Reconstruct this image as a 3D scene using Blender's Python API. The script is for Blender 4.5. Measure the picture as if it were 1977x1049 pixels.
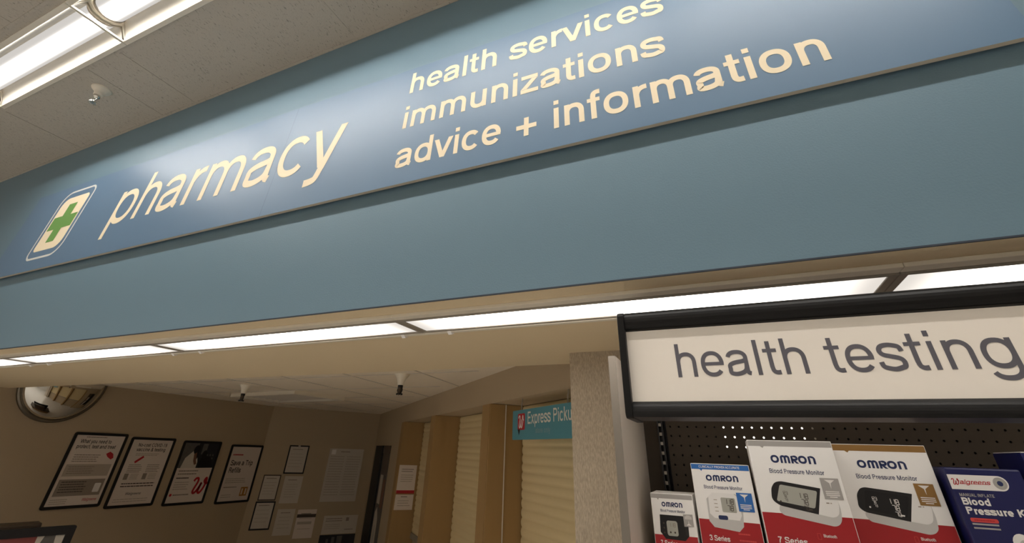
import bpy, bmesh, math, random
from mathutils import Matrix, Vector

random.seed(7)
for _o in list(bpy.data.objects):
    bpy.data.objects.remove(_o)
S = bpy.context.scene
COL = S.collection
CZ = 1.733                      # height of the camera above the floor; z values below written as "camera height + z"

# ---------------------------------------------------------------- camera
cam_d = bpy.data.cameras.new('camera')
cam = bpy.data.objects.new('camera', cam_d)
COL.objects.link(cam)
_r = ((0.91577455, 0.40042684, 0.03186419),     # right
      (-0.17580264, 0.47085435, -0.86451698),   # down
      (-0.3611792, 0.78610084, 0.50159252))     # forward
cam.matrix_world = Matrix(((_r[0][0], -_r[1][0], -_r[2][0], 0),
                           (_r[0][1], -_r[1][1], -_r[2][1], 0),
                           (_r[0][2], -_r[1][2], -_r[2][2], CZ),
                           (0, 0, 0, 1)))
cam_d.sensor_fit = 'HORIZONTAL'
cam_d.sensor_width = 36.0
cam_d.lens = 832.22 / 1977 * 36.0
cam_d.shift_y = -(524.5 - 393.77) / 1977
cam_d.clip_start = 0.02
S.camera = cam

# ---------------------------------------------------------------- world, exposure, light levels
S.view_settings.view_transform = 'Standard'
S.view_settings.look = 'None'
S.view_settings.gamma = 1
S.view_settings.exposure = 0.35
S.view_settings.use_curve_mapping = False
S.cycles.use_denoising = True
S.cycles.max_bounces = 10
S.cycles.diffuse_bounces = 6
S.cycles.sample_clamp_indirect = 6
W = bpy.data.worlds.new('world')
S.world = W
W.use_nodes = True
W.node_tree.nodes['Background'].inputs[0].default_value = (1, .9, .75, 1)
W.node_tree.nodes['Background'].inputs[1].default_value = 0.02
TROFFER_LEVEL = 80.0             # ceiling troffers over the shop floor
STRIP_LEVEL = 5.2               # strip lights under the soffit


# ---------------------------------------------------------------- materials
def lin(c):
    return tuple((x / 12.92 if x <= .04045 else ((x + .055) / 1.055) ** 2.4) for x in c)


def srgb(r, g, b):
    return lin((r / 255, g / 255, b / 255))


_mats = {}


def mat(name, col, rough=.6, metal=0.0, bump=0.0, scale=80.0, vary=.04, spec=.5, stretch=(1, 1, 1), coat=0.0):
    """A procedural surface: noise varies the colour a little and, with bump, roughens it."""
    if name in _mats:
        return _mats[name]
    m = bpy.data.materials.new(name)
    m.use_nodes = True
    N, L = m.node_tree.nodes, m.node_tree.links
    b = N['Principled BSDF']
    b.inputs['Roughness'].default_value = rough
    b.inputs['Metallic'].default_value = metal
    b.inputs['Specular IOR Level'].default_value = spec
    b.inputs['Coat Weight'].default_value = coat
    tc = N.new('ShaderNodeTexCoord')
    mp = N.new('ShaderNodeMapping')
    mp.inputs['Scale'].default_value = stretch
    L.new(tc.outputs['Object'], mp.inputs['Vector'])
    nz = N.new('ShaderNodeTexNoise')
    nz.inputs['Scale'].default_value = scale
    nz.inputs['Detail'].default_value = 4
    L.new(mp.outputs['Vector'], nz.inputs['Vector'])
    mx = N.new('ShaderNodeMix')
    mx.data_type = 'RGBA'
    mx.inputs['A'].default_value = tuple(c * (1 - vary) for c in col) + (1,)
    mx.inputs['B'].default_value = tuple(min(1, c * (1 + vary)) for c in col) + (1,)
    L.new(nz.outputs['Fac'], mx.inputs['Factor'])
    L.new(mx.outputs['Result'], b.inputs['Base Color'])
    if bump:
        bp = N.new('ShaderNodeBump')
        bp.inputs['Strength'].default_value = bump
        bp.inputs['Distance'].default_value = .004
        L.new(nz.outputs['Fac'], bp.inputs['Height'])
        L.new(bp.outputs['Normal'], b.inputs['Normal'])
    _mats[name] = m
    return m


def lamp_mat(name, col, level, kind=None):
    """A lit lens. 'tube': one tube runs along its middle; 'ends': the tube inside stops short of both ends."""
    if name in _mats:
        return _mats[name]
    m = bpy.data.materials.new(name)
    m.use_nodes = True
    N, L = m.node_tree.nodes, m.node_tree.links
    N.remove(N['Principled BSDF'])
    e = N.new('ShaderNodeEmission')
    e.inputs[0].default_value = col + (1,)
    e.inputs[1].default_value = level
    L.new(e.outputs[0], N['Material Output'].inputs['Surface'])

    def node(op, a, b=None):
        n = N.new('ShaderNodeMath')
        n.operation = op
        for k, v in enumerate((a, b)):
            if v is None:
                continue
            if isinstance(v, (int, float)):
                n.inputs[k].default_value = v
            else:
                L.new(v, n.inputs[k])
        return n.outputs[0]
    if kind:
        tc = N.new('ShaderNodeTexCoord')
        sx = N.new('ShaderNodeSeparateXYZ')
        L.new(tc.outputs['Object'], sx.inputs[0])
        if kind == 'tube':
            q = node('DIVIDE', sx.outputs['Y'], .017)
            g = node('EXPONENT', node('MULTIPLY', node('MULTIPLY', q, q), -1.0))
            L.new(node('ADD', node('MULTIPLY', g, level), .5), e.inputs[1])
        else:
            d = node('MINIMUM', sx.outputs['X'], node('SUBTRACT', 1.293, sx.outputs['X']))
            mr = N.new('ShaderNodeMapRange')
            mr.interpolation_type = 'SMOOTHSTEP'
            mr.inputs['From Min'].default_value = .02
            mr.inputs['From Max'].default_value = .34
            mr.inputs['To Min'].default_value = .62
            mr.inputs['To Max'].default_value = level
            L.new(d, mr.inputs['Value'])
            L.new(mr.outputs['Result'], e.inputs[1])
    _mats[name] = m
    return m


M = dict(
    fascia=mat('blue_grey_wall_paint', srgb(112, 140, 156), .42, bump=.12, scale=220, vary=.02),
    sign=mat('sign_blue_laminate', srgb(101, 130, 158), .38, bump=.03, scale=300, vary=.015),
    sign_edge=mat('sign_board_edge', srgb(192, 182, 164), .7),
    cream=mat('cream_vinyl_lettering', srgb(250, 234, 202), .6, vary=.01),
    badge_line=mat('pale_line', srgb(226, 226, 220), .5, vary=.01),
    green=mat('green_vinyl', srgb(112, 160, 84), .5, vary=.02),
    soffit=mat('beige_soffit_paint', srgb(226, 207, 172), .8, bump=.1, scale=180),
    ceiling_in=mat('pharmacy_ceiling_tile', srgb(238, 226, 206), .9, bump=.2, scale=120),
    wall_in=mat('tan_wall_paint', srgb(182, 164, 137), .75, bump=.1, scale=160),
    white_metal=mat('white_enamelled_metal', srgb(232, 224, 208), .4, vary=.01),
    reflector=mat('matt_reflector', srgb(206, 200, 188), .55, vary=.01),
    grey_metal=mat('grey_painted_metal', srgb(150, 142, 130), .45, vary=.02),
    chrome=mat('chrome', srgb(230, 228, 222), .06, metal=1, vary=.01),
    mirror=mat('mirror_glass', srgb(225, 222, 214), .03, metal=1, vary=.005),
    black=mat('black_plastic', srgb(24, 22, 24), .38, vary=.03),
    blackgloss=mat('black_satin_metal', srgb(13, 12, 12), .42, vary=.03, spec=.28),
    frame=mat('black_frame_plastic', srgb(14, 12, 14), .6, vary=.02),
    paper=mat('white_paper', srgb(226, 214, 204), .8, vary=.015),
    paper2=mat('grey_paper', srgb(206, 198, 186), .8, vary=.02),
    ink=mat('dark_print', srgb(74, 64, 58), .8),
    ink2=mat('grey_print', srgb(150, 138, 126), .8),
    ink3=mat('faint_print', srgb(182, 170, 156), .8),
    red=mat('red_print', srgb(184, 34, 44), .6),
    brown=mat('tan_laminate', srgb(164, 132, 86), .6, scale=30, vary=.05, stretch=(1, 1, .15)),
    shutter=mat('cream_shutter_slat', srgb(224, 205, 160), .5, vary=.02),
    teal=mat('teal_sign_plastic', srgb(86, 150, 166), .5, vary=.02),
    teal_text=mat('pale_sign_text', srgb(228, 226, 216), .6, vary=.01),
    teal_dim=mat('dim_sign_text', srgb(128, 160, 170), .6, vary=.01),
    panel=mat('pale_grey_laminate', srgb(206, 196, 184), .5, vary=.02),
    ht_panel=mat('white_sign_panel', srgb(249, 241, 230), .5, vary=.01),
    ht_text=mat('dark_grey_lettering', srgb(96, 94, 102), .6, vary=.02),
    peg=mat('brown_pegboard', srgb(60, 50, 38), .8, vary=.06),
    carton=mat('white_carton', srgb(252, 250, 247), .45, vary=.01),
    carton_side=mat('carton_side', srgb(206, 196, 188), .5, vary=.01),
    carton_red=mat('carton_red', srgb(172, 26, 34), .42, vary=.02),
    carton_navy=mat('carton_navy', srgb(22, 26, 84), .42, vary=.03),
    navy=mat('navy_print', srgb(34, 48, 92), .5, vary=.02),
    blue=mat('blue_print', srgb(44, 108, 184), .5, vary=.02),
    silver=mat('silver_print', srgb(172, 168, 164), .45, vary=.02),
    gold=mat('gold_print', srgb(150, 112, 58), .45, vary=.03),
    device=mat('device_white_print', srgb(244, 242, 239), .5, vary=.01),
    device_side=mat('device_side_print', srgb(206, 204, 201), .5, vary=.02),
    lcd=mat('lcd_grey_print', srgb(176, 176, 166), .5, vary=.02),
    white=mat('white_print', srgb(240, 236, 232), .5, vary=.01),
    coral=mat('coral_print', srgb(214, 74, 70), .5, vary=.02),
    floor=mat('floor_tile', srgb(214, 211, 206), .35, scale=6, vary=.06),
    shop_wall=mat('shop_wall_paint', srgb(214, 210, 204), .8),
    counter=mat('dark_counter_laminate', srgb(70, 58, 46), .4),
    photo_dark=mat('photo_dark_print', srgb(34, 34, 40), .6, scale=40, vary=.4),
    photo_mid=mat('photo_grey_print', srgb(96, 92, 88), .6, scale=30, vary=.3),
    skin=mat('photo_skin_print', srgb(120, 84, 66), .6),
    orange=mat('ochre_print', srgb(176, 124, 52), .6, vary=.05),
)


def ceiling_mat():
    m = bpy.data.materials.new('fissured_ceiling_tile')
    m.use_nodes = True
    N, L = m.node_tree.nodes, m.node_tree.links
    b = N['Principled BSDF']
    b.inputs['Roughness'].default_value = .9
    b.inputs['Specular IOR Level'].default_value = .1
    tc = N.new('ShaderNodeTexCoord')
    mp = N.new('ShaderNodeMapping')
    mp.inputs['Scale'].default_value = (235, 58, 1)
    mp.inputs['Rotation'].default_value = (0, 0, .12)
    L.new(tc.outputs['Object'], mp.inputs['Vector'])
    n1 = N.new('ShaderNodeTexNoise')
    n1.inputs['Scale'].default_value = 1
    n1.inputs['Detail'].default_value = 1.5
    L.new(mp.outputs['Vector'], n1.inputs['Vector'])
    r1 = N.new('ShaderNodeValToRGB')
    r1.color_ramp.elements[0].position = .64
    r1.color_ramp.elements[1].position = .72
    L.new(n1.outputs['Fac'], r1.inputs['Fac'])
    n2 = N.new('ShaderNodeTexNoise')
    n2.inputs['Scale'].default_value = 130
    n2.inputs['Detail'].default_value = 3
    L.new(tc.outputs['Object'], n2.inputs['Vector'])
    mx = N.new('ShaderNodeMix')
    mx.data_type = 'RGBA'
    a = srgb(192, 184, 172)
    mx.inputs['A'].default_value = a + (1,)
    mx.inputs['B'].default_value = tuple(c * .54 for c in a) + (1,)
    L.new(r1.outputs['Color'], mx.inputs['Factor'])
    L.new(mx.outputs['Result'], b.inputs['Base Color'])
    sub = N.new('ShaderNodeMath')
    sub.operation = 'SUBTRACT'
    L.new(n2.outputs['Fac'], sub.inputs[0])
    L.new(r1.outputs['Color'], sub.inputs[1])
    bp = N.new('ShaderNodeBump')
    bp.inputs['Strength'].default_value = .35
    bp.inputs['Distance'].default_value = .004
    L.new(sub.outputs[0], bp.inputs['Height'])
    L.new(bp.outputs['Normal'], b.inputs['Normal'])
    return m


def fabric_mat():
    m = bpy.data.materials.new('woven_wallcovering')
    m.use_nodes = True
    N, L = m.node_tree.nodes, m.node_tree.links
    b = N['Principled BSDF']
    b.inputs['Roughness'].default_value = .55
    tc = N.new('ShaderNodeTexCoord')
    outs = []
    for sc in ((620, 620, 105), (240, 240, 60)):
        mp = N.new('ShaderNodeMapping')
        mp.inputs['Scale'].default_value = sc
        L.new(tc.outputs['Object'], mp.inputs['Vector'])
        n = N.new('ShaderNodeTexNoise')
        n.inputs['Scale'].default_value = 1
        n.inputs['Detail'].default_value = 3
        L.new(mp.outputs['Vector'], n.inputs['Vector'])
        outs.append(n)
    ad = N.new('ShaderNodeMath')
    ad.operation = 'MULTIPLY'
    L.new(outs[0].outputs['Fac'], ad.inputs[0])
    L.new(outs[1].outputs['Fac'], ad.inputs[1])
    rp = N.new('ShaderNodeValToRGB')
    rp.color_ramp.elements[0].position = .12
    rp.color_ramp.elements[0].color = srgb(158, 144, 124) + (1,)
    rp.color_ramp.elements[1].position = .38
    rp.color_ramp.elements[1].color = srgb(192, 178, 157) + (1,)
    L.new(ad.outputs[0], rp.inputs['Fac'])
    L.new(rp.outputs['Color'], b.inputs['Base Color'])
    return m


M['tile'] = ceiling_mat()
M['fabric'] = fabric_mat()
M['troffer_lamp'] = lamp_mat('troffer_diffuser_glow', (1.0, .95, .89), TROFFER_LEVEL, 'tube')
M['troffer_lamp_rear'] = lamp_mat('troffer_diffuser_glow_rear_rows', (1.0, .95, .89), TROFFER_LEVEL * .95, 'tube')
M['strip_lamp'] = lamp_mat('strip_lens_glow', (1.0, .93, .85), STRIP_LEVEL, 'ends')
M['far_lamp'] = lamp_mat('lamp_behind_shelf_glow', (1.0, .93, .84), 1.6)  # glow of the panel added behind the pegboard


# ---------------------------------------------------------------- mesh helpers
class MB:
    """Collects faces; build() links them as ONE mesh object."""

    def __init__(self):
        self.v, self.f, self.mi, self.ms = [], [], [], []

    def m(self, mt):
        if mt not in self.ms:
            self.ms.append(mt)
        return self.ms.index(mt)

    def face(self, pts, mt):
        n = len(self.v)
        self.v += [tuple(p) for p in pts]
        self.f.append(tuple(range(n, n + len(pts))))
        self.mi.append(self.m(mt))

    def mesh(self, vs, fs, mt):
        n = len(self.v)
        self.v += [tuple(p) for p in vs]
        k = self.m(mt)
        for f in fs:
            self.f.append(tuple(i + n for i in f))
            self.mi.append(k)
        return self

    def box(self, x0, x1, y0, y1, z0, z1, mt):
        vs = [(x, y, z) for z in (z0, z1) for y in (y0, y1) for x in (x0, x1)]
        return self.mesh(vs, [(0, 2, 3, 1), (4, 5, 7, 6), (0, 1, 5, 4), (1, 3, 7, 5), (3, 2, 6, 7), (2, 0, 4, 6)], mt)

    def prism_x(self, prof, x0, x1, mt, close=True):
        """prof: (y, z) outline swept along x."""
        n = len(prof)
        vs = [(x0, y, z) for y, z in prof] + [(x1, y, z) for y, z in prof]
        fs = [(i, (i + 1) % n, n + (i + 1) % n, n + i) for i in range(n if close else n - 1)]
        if close:
            fs += [tuple(range(n))[::-1], tuple(range(n, 2 * n))]
        return self.mesh(vs, fs, mt)

    def prism_z(self, prof, z0, z1, mt):
        n = len(prof)
        vs = [(x, y, z0) for x, y in prof] + [(x, y, z1) for x, y in prof]
        fs = [(i, (i + 1) % n, n + (i + 1) % n, n + i) for i in range(n)]
        fs += [tuple(range(n))[::-1], tuple(range(n, 2 * n))]
        return self.mesh(vs, fs, mt)

    def slab(self, pts, y0, y1, mt, side=None):
        """pts: (x, z) outline, front at y0, back at y1."""
        n = len(pts)
        vs = [(x, y0, z) for x, z in pts] + [(x, y1, z) for x, z in pts]
        self.mesh(vs, [tuple(range(n)), tuple(range(n, 2 * n))[::-1]], mt)
        self.mesh(vs, [(i, n + i, n + (i + 1) % n, (i + 1) % n) for i in range(n)], side or mt)
        return self

    def lathe(self, prof, mt, n=24, c=(0, 0, 0)):
        """prof: (r, z), turned round the z axis."""
        vs, fs = [], []
        for r, z in prof:
            for k in range(n):
                a = 2 * math.pi * k / n
                vs.append((c[0] + r * math.cos(a), c[1] + r * math.sin(a), c[2] + z))
        for i in range(len(prof) - 1):
            for k in range(n):
                fs.append((i * n + k, i * n + (k + 1) % n, (i + 1) * n + (k + 1) % n, (i + 1) * n + k))
        return self.mesh(vs, fs, mt)

    def tube(self, pts, r, mt, n=8):
        pts = [Vector(p) for p in pts]
        vs, fs = [], []
        for i, p in enumerate(pts):
            t = (pts[min(i + 1, len(pts) - 1)] - pts[max(i - 1, 0)]).normalized()
            a = t.orthogonal().normalized() if i == 0 else (a - t * a.dot(t)).normalized()
            b = t.cross(a)
            for k in range(n):
                q = 2 * math.pi * k / n
                vs.append(p + (a * math.cos(q) + b * math.sin(q)) * r)
        for i in range(len(pts) - 1):
            for k in range(n):
                fs.append((i * n + k, i * n + (k + 1) % n, (i + 1) * n + (k + 1) % n, (i + 1) * n + k))
        fs += [tuple(range(n))[::-1], tuple(range((len(pts) - 1) * n, len(pts) * n))]
        return self.mesh(vs, fs, mt)

    def build(self, name, parent=None, loc=(0, 0, 0), rz=0.0, bevel=0.0, smooth=False):
        me = bpy.data.meshes.new(name)
        me.from_pydata(self.v, [], self.f)
        for mt in self.ms:
            me.materials.append(mt)
        me.polygons.foreach_set('material_index', self.mi)
        if smooth:
            me.polygons.foreach_set('use_smooth', [True] * len(me.polygons))
        bm = bmesh.new()
        bm.from_mesh(me)
        if bevel or smooth:
            bmesh.ops.remove_doubles(bm, verts=bm.verts, dist=1e-6)
            bmesh.ops.recalc_face_normals(bm, faces=bm.faces)
        bm.to_mesh(me)
        bm.free()
        o = bpy.data.objects.new(name, me)
        COL.objects.link(o)
        o.parent = parent
        o.location = loc
        o.rotation_euler = (0, 0, rz)
        if bevel:
            b = o.modifiers.new('bevel', 'BEVEL')
            b.width = bevel
            b.segments = 2
            b.limit_method = 'ANGLE'
        return o


def tag(o, label, cat, group=None, kind=None):
    o['label'] = label
    if cat:
        o['category'] = cat
    if group:
        o['group'] = group
    if kind:
        o['kind'] = kind
    return o


def thing(name, label, cat, loc=(0, 0, 0), rz=0.0, group=None):
    o = bpy.data.objects.new(name, None)
    COL.objects.link(o)
    o.location = loc
    o.rotation_euler = (0, 0, rz)
    o.empty_display_size = .1
    return tag(o, label, cat, group)


def struct(mb, name, **k):
    o = mb.build(name, **k)
    o['kind'] = 'structure'
    return o


def copy_tree(o, label, loc, group=None):
    r = o.copy()
    COL.objects.link(r)
    r.location = loc
    r['label'] = label
    if group:
        r['group'] = group
    for ch in list(o.children):
        c = ch.copy()
        COL.objects.link(c)
        c.parent = r
        for g in ch.children:
            d = g.copy()
            COL.objects.link(d)
            d.parent = c
    return r


# ---------------------------------------------------------------- lettering: strokes of a plain grotesque, x-height 1, capitals 1.38
def sup(cx, cy, rx, ry, a0, a1, n=22, k=2.25):
    out = []
    for i in range(n + 1):
        a = math.radians(a0 + (a1 - a0) * i / n)
        c, s = math.cos(a), math.sin(a)
        out.append((cx + rx * math.copysign(abs(c) ** (2 / k), c), cy + ry * math.copysign(abs(s) ** (2 / k), s)))
    return out


def cr(P, n=8):
    """Catmull-Rom through the points."""
    P = [tuple(p) for p in P]
    Q = [tuple(2 * a - b for a, b in zip(P[0], P[1]))] + P + [tuple(2 * a - b for a, b in zip(P[-1], P[-2]))]
    out = []
    for i in range(1, len(Q) - 2):
        for j in range(n):
            t = j / n
            out.append(tuple(.5 * (2 * b + (c - a) * t + (2 * a - 5 * b + 4 * c - d) * t * t + (-a + 3 * b - 3 * c + d) * t ** 3)
                             for a, b, c, d in zip(Q[i - 1], Q[i], Q[i + 1], Q[i + 2])))
    out.append(P[-1])
    return out


def ribbon(path, t, taper=None):
    """A stroke of width t along path as a list of quads. taper=(w0, w1): width factors at its ends."""
    P = [Vector(p[:2]) for p in path]
    P = [p for i, p in enumerate(P) if i == 0 or (p - P[i - 1]).length > 1e-6]
    closed = (P[0] - P[-1]).length < 1e-5
    n = len(P)
    L, R = [], []
    for i, p in enumerate(P):
        if closed:
            a = P[i - 1] if i else P[-2]
            b = P[i + 1] if i < n - 1 else P[1]
        else:
            a = P[max(i - 1, 0)]
            b = P[min(i + 1, n - 1)]
        d = (b - a).normalized()
        w = t / 2
        if taper:
            q = i / (n - 1)
            w *= taper[0] + (taper[1] - taper[0]) * q
        nn = Vector((-d.y, d.x)) * w
        L.append(p + nn)
        R.append(p - nn)
    return [[R[i], R[i + 1], L[i + 1], L[i]] for i in range(n - 1)]


def para(x0, y0, x1, y1, w):
    return [[(x0 - w, y0), (x0 + w, y0), (x1 + w, y1), (x1 - w, y1)]]


def glyph(ch, t):
    """-> advance, list of polygon groups (each group is one stroke)."""
    h = t / 2
    G = []
    st = lambda x, y0, y1: G.append([[(x - h, y0), (x + h, y0), (x + h, y1), (x - h, y1)]])
    bar = lambda x0, x1, y, w=None: G.append([[(x0, y - (w or h)), (x1, y - (w or h)), (x1, y + (w or h)), (x0, y + (w or h))]])
    rb = lambda p, tp=None, w=t: G.append(ribbon(p, w, tp))
    dg = lambda *a: G.append(para(*a))
    cap = 1.38
    if ch == ' ':
        return .54, G
    if ch in 'il':
        st(.215, 0, 1 if ch == 'i' else cap)
        if ch == 'i':
            st(.215, 1.17, cap)
        return .43, G
    if ch in 'nhmu':
        adv = 1.65 if ch == 'm' else 1.075
        ends = [adv - .12 - h] if ch != 'm' else [.825, adv - .12 - h]
        xs = .13 + h
        st(xs, 0, cap if ch == 'h' else 1)
        x0 = xs
        for xe in ends:
            rb(sup((x0 + xe) / 2, .58, (xe - x0) / 2, 1.015 - h - .58, 170, 0) + [(xe, .58), (xe, 0)])
            x0 = xe
        if ch == 'u':
            G[:] = [[[(adv - x, 1 - y) for x, y in p] for p in g] for g in G]
        return adv, G
    if ch == 'r':
        st(.13 + h, 0, 1)
        rb(sup(.13 + h + .40, .50, .40, .515 - h, 165, 88))
        return .66, G
    if ch == 'o':
        rb(sup(.555, .5, .555 - .075 - h, .515 - h, 0, 360, 40))
        return 1.11, G
    if ch == 'c':
        rb(sup(.53, .5, .53 - .075 - h, .515 - h, 40, 320, 34))
        return 1.02, G
    if ch == 'e':
        rx = .53 - .07 - h
        rb(sup(.53, .5, rx, .515 - h, 0, 322, 36))
        bar(.53 - rx, .53 + rx + h * .9, .5, h * .82)
        return 1.06, G
    if ch in 'dqbpg':
        adv = 1.14
        xr, xl = adv - .125 - h, .075 + h
        rx = (xr - xl) / 2
        rb(sup(xl + rx, .5, rx, .515 - h, 0, 360, 40))
        if ch == 'd':
            st(xr, 0, cap)
        elif ch in 'bp':
            G[:] = [[[(adv - x, y) for x, y in p] for p in g] for g in G]
            st(adv - xr, 0 if ch == 'b' else -.4, cap if ch == 'b' else 1)
        elif ch == 'q':
            st(xr, -.4, 1)
        else:
            rb([(xr, 1), (xr, .02)] + sup(xl + rx, .0, rx, .40 - h, 0, -158, 20))
        return adv, G
    if ch == 'a':
        xr = .80
        rb(sup(.465, .70, xr - .465, 1.015 - h - .70, 172, 0, 20) + [(xr, .66), (xr, .22)] + cr([(xr, .22), (xr + .02, h + .03), (xr + .12, h * .9)], 5))
        rb(cr([(xr, .61), (.66, .56), (.36, .51), (.17, .42), (.075 + h, .27), (.17, .09 + h * .35), (.36, h - .015), (.60, .08 + h * .4), (.75, .22), (xr, .42)], 7))
        return 1.04, G
    if ch == 's':
        rb(cr([(.845, .69), (.80, .86 - h * .2), (.66, .985 - h), (.47, 1.015 - h), (.27, .965 - h * .8), (.17, .80), (.165, .68), (.26, .58), (.48, .515), (.72, .44), (.815, .33), (.80, .17),
                (.69, .055 + h * .75), (.48, h - .015), (.25, .05 + h * .8), (.14, .18), (.105, .33)], 6))
        return .95, G
    if ch in 'tf':
        x = .27
        if ch == 't':
            rb([(x, 1.30), (x, .34)] + cr([(x, .3), (x + .03, h + .07), (x + .13, h), (x + .28, h + .005)], 6))
            bar(.03, .55, 1 - h * .85, h * .85)
        else:
            rb([(x, 0), (x, 1.04)] + cr([(x, 1.08), (x + .04, cap - h - .06), (x + .15, cap - h), (x + .29, cap - h)], 6))
            bar(.02, .54, 1 - h * .85, h * .85)
        return .6, G
    w = h * 1.12
    if ch == 'v':
        dg(.10, 1, .483, 0, w)
        dg(.866, 1, .483, 0, w)
        return .967, G
    if ch == 'y':
        dg(.10, 1, .50, .0, w)
        dg(.866, 1, .50, -.06, w)
        rb(cr([(.52, 0), (.50, -.06)], 2) + cr([(.50, -.06), (.42, -.25), (.30, -.385 + h), (.12, -.40 + h)], 6))
        return .967, G
    if ch == 'w':
        for a, b in ((.09, .40), (.733, .40), (.733, 1.066), (1.376, 1.066)):
            dg(a, 1, b, 0, w)
        return 1.466, G
    if ch == 'x':
        dg(.14, 1, .86, 0, h * 1.25)
        dg(.86, 1, .14, 0, h * 1.25)
        return 1.0, G
    if ch == 'z':
        bar(.08, .86, 1 - h * .95, h * .95)
        bar(.06, .88, h * .95, h * .95)
        dg(.72, 1 - t, .20, t, h * 1.35)
        return .94, G
    if ch == 'k':
        st(.13 + h, 0, cap)
        dg(.80, 1, .24, .40, h * 1.3)
        dg(.44, .62, .88, 0, h * 1.2)
        return 1.0, G
    if ch == '+':
        bar(.12, 1.04, .46)
        st(.58, 0, .92)
        return 1.16, G
    if ch == '-':
        bar(.08, .56, .48)
        return .64, G
    if ch == ',':
        G.append([[(.2 - h, 0), (.2 + h, 0), (.2 + h, t), (.2 - h, t)]])
        dg(.2 + h * .5, 0, .15, -.22, h * .5)
        return .43, G
    if ch == '&':
        rb(cr([(1.12, .02), (.78, .48), (.42, .95), (.40, 1.2), (.60, cap - h), (.80, 1.2), (.74, .98), (.42, .72), (.16, .42), (.26, .12), (.56, h), (.88, .18), (1.08, .62)], 6))
        return 1.25, G
    # capitals and figures
    if ch in 'EFL':
        st(.15 + h, 0, cap)
        bar(.15, 1.08, cap - h if ch != 'L' else h)
        if ch == 'E':
            bar(.15, 1.10, h)
        if ch in 'EF':
            bar(.15, 1.02, .71)
        return 1.19, G
    if ch in 'PRB':
        st(.15 + h, 0, cap)
        yb = .60
        rr = (cap - yb) / 2 - h * .0
        rb([(.15 + h, cap - h), (.72, cap - h)] + sup(.72, (cap + yb) / 2, .36 - h * .2, (cap - yb) / 2 - h, 90, -90, 18) + [(.15 + h, yb + h)])
        if ch == 'R':
            rb([(.70, yb + h)] + cr([(.74, yb + h), (.98, .48), (1.02, .2), (1.10, 0)], 5))
        if ch == 'B':
            rb([(.15 + h, yb + h), (.74, yb + h)] + sup(.74, (yb + t) / 2, .40 - h * .2, (yb + t) / 2 - h, 90, -90, 18) + [(.15 + h, h)])
        return 1.28, G
    if ch == 'T':
        st(.58, 0, cap)
        bar(.05, 1.11, cap - h)
        return 1.16, G
    if ch == 'I':
        st(.24, 0, cap)
        return .48, G
    if ch in 'MNUV':
        if ch == 'V':
            dg(.10, cap, .60, 0, w)
            dg(1.10, cap, .60, 0, w)
            return 1.2, G
        x1 = 1.47 if ch == 'M' else 1.20
        if ch != 'U':
            st(.15 + h, 0, cap)
            st(x1 - h, 0, cap)
        if ch == 'M':
            dg(.15 + h, cap, (.15 + x1) / 2, 0, w)
            dg(x1 - h, cap, (.15 + x1) / 2, 0, w)
        elif ch == 'N':
            dg(.15 + h, cap, x1 - h, 0, w)
        else:
            rb([(.15 + h, cap)] + sup((.15 + x1) / 2, .5, (x1 - .15) / 2 - h, .515 - h, 180, 360, 22) + [(x1 - h, cap)])
        return x1 + .15, G
    if ch == 'W':
        for a, b in ((.10, .50), (.94, .50), (.94, 1.38), (1.78, 1.38)):
            dg(a, cap, b, 0, w)
        return 1.88, G
    if ch == 'A':
        dg(.64, cap, .12, 0, w)
        dg(.64, cap, 1.16, 0, w)
        bar(.36, .92, .45)
        return 1.28, G
    if ch in 'YK':
        if ch == 'Y':
            dg(.10, cap, .60, .55, w)
            dg(1.10, cap, .60, .55, w)
            st(.60, 0, .6)
        else:
            st(.15 + h, 0, cap)
            dg(1.10, cap, .30, .50, h * 1.4)
            dg(.52, .80, 1.20, 0, h * 1.25)
        return 1.25, G
    if ch in 'OCDG':
        if ch == 'D':
            st(.15 + h, 0, cap)
            rb([(.15 + h, cap - h), (.62, cap - h)] + sup(.62, cap / 2, .62 - h, cap / 2 - h, 90, -90, 24) + [(.15 + h, h)])
        else:
            rb(sup(.73, cap / 2, .66 - h, cap / 2 + .015 - h, 0 if ch == 'O' else 42, 360 if ch == 'O' else 318, 40))
        return 1.42, G
    if ch == 'S':
        rb(cr([(1.06, .98), (.98, 1.22), (.64, cap - h + .01), (.28, 1.24), (.18, 1.02), (.32, .82), (.64, .70), (.98, .58), (1.10, .36), (1.0, .13), (.62, h - .01), (.24, .14), (.12, .42)], 7))
        return 1.25, G
    if ch == '0':
        rb(sup(.54, cap / 2, .46 - h, cap / 2 - h, 0, 360, 36))
    elif ch == '1':
        st(.60, 0, cap)
        dg(.60, cap - h * .5, .22, 1.06, h * 1.2)
    elif ch == '2':
        rb(cr([(.14, .94), (.22, 1.22), (.54, cap - h), (.86, 1.2), (.86, .92), (.62, .62), (.28, .34), (.14, h)], 6))
        bar(.08, .96, h)
    elif ch == '3':
        rb(cr([(.14, 1.02), (.26, 1.27), (.54, cap - h), (.82, 1.24), (.84, 1.0), (.68, .79), (.46, .75)], 6))
        rb(cr([(.46, .75), (.74, .70), (.92, .48), (.88, .20), (.54, h), (.22, .12), (.12, .38)], 6))
    elif ch == '7':
        bar(.10, .98, cap - h)
        rb(cr([(.90, cap - t), (.62, .85), (.46, .45), (.38, 0)], 6))
    elif ch == '8':
        rb(sup(.54, 1.04, .36 - h, .34 - h, 0, 360, 26))
        rb(sup(.54, .37, .42 - h, .38 - h, 0, 360, 26))
    elif ch == '9':
        rb(sup(.52, .92, .42 - h, .46 - h, 0, 360, 28))
        rb(cr([(.94 - h, .92), (.92 - h, .5), (.78, .16), (.50, h), (.2, .14)], 6))
    else:
        bar(.1, .9, .5)
    return 1.075, G


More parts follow.
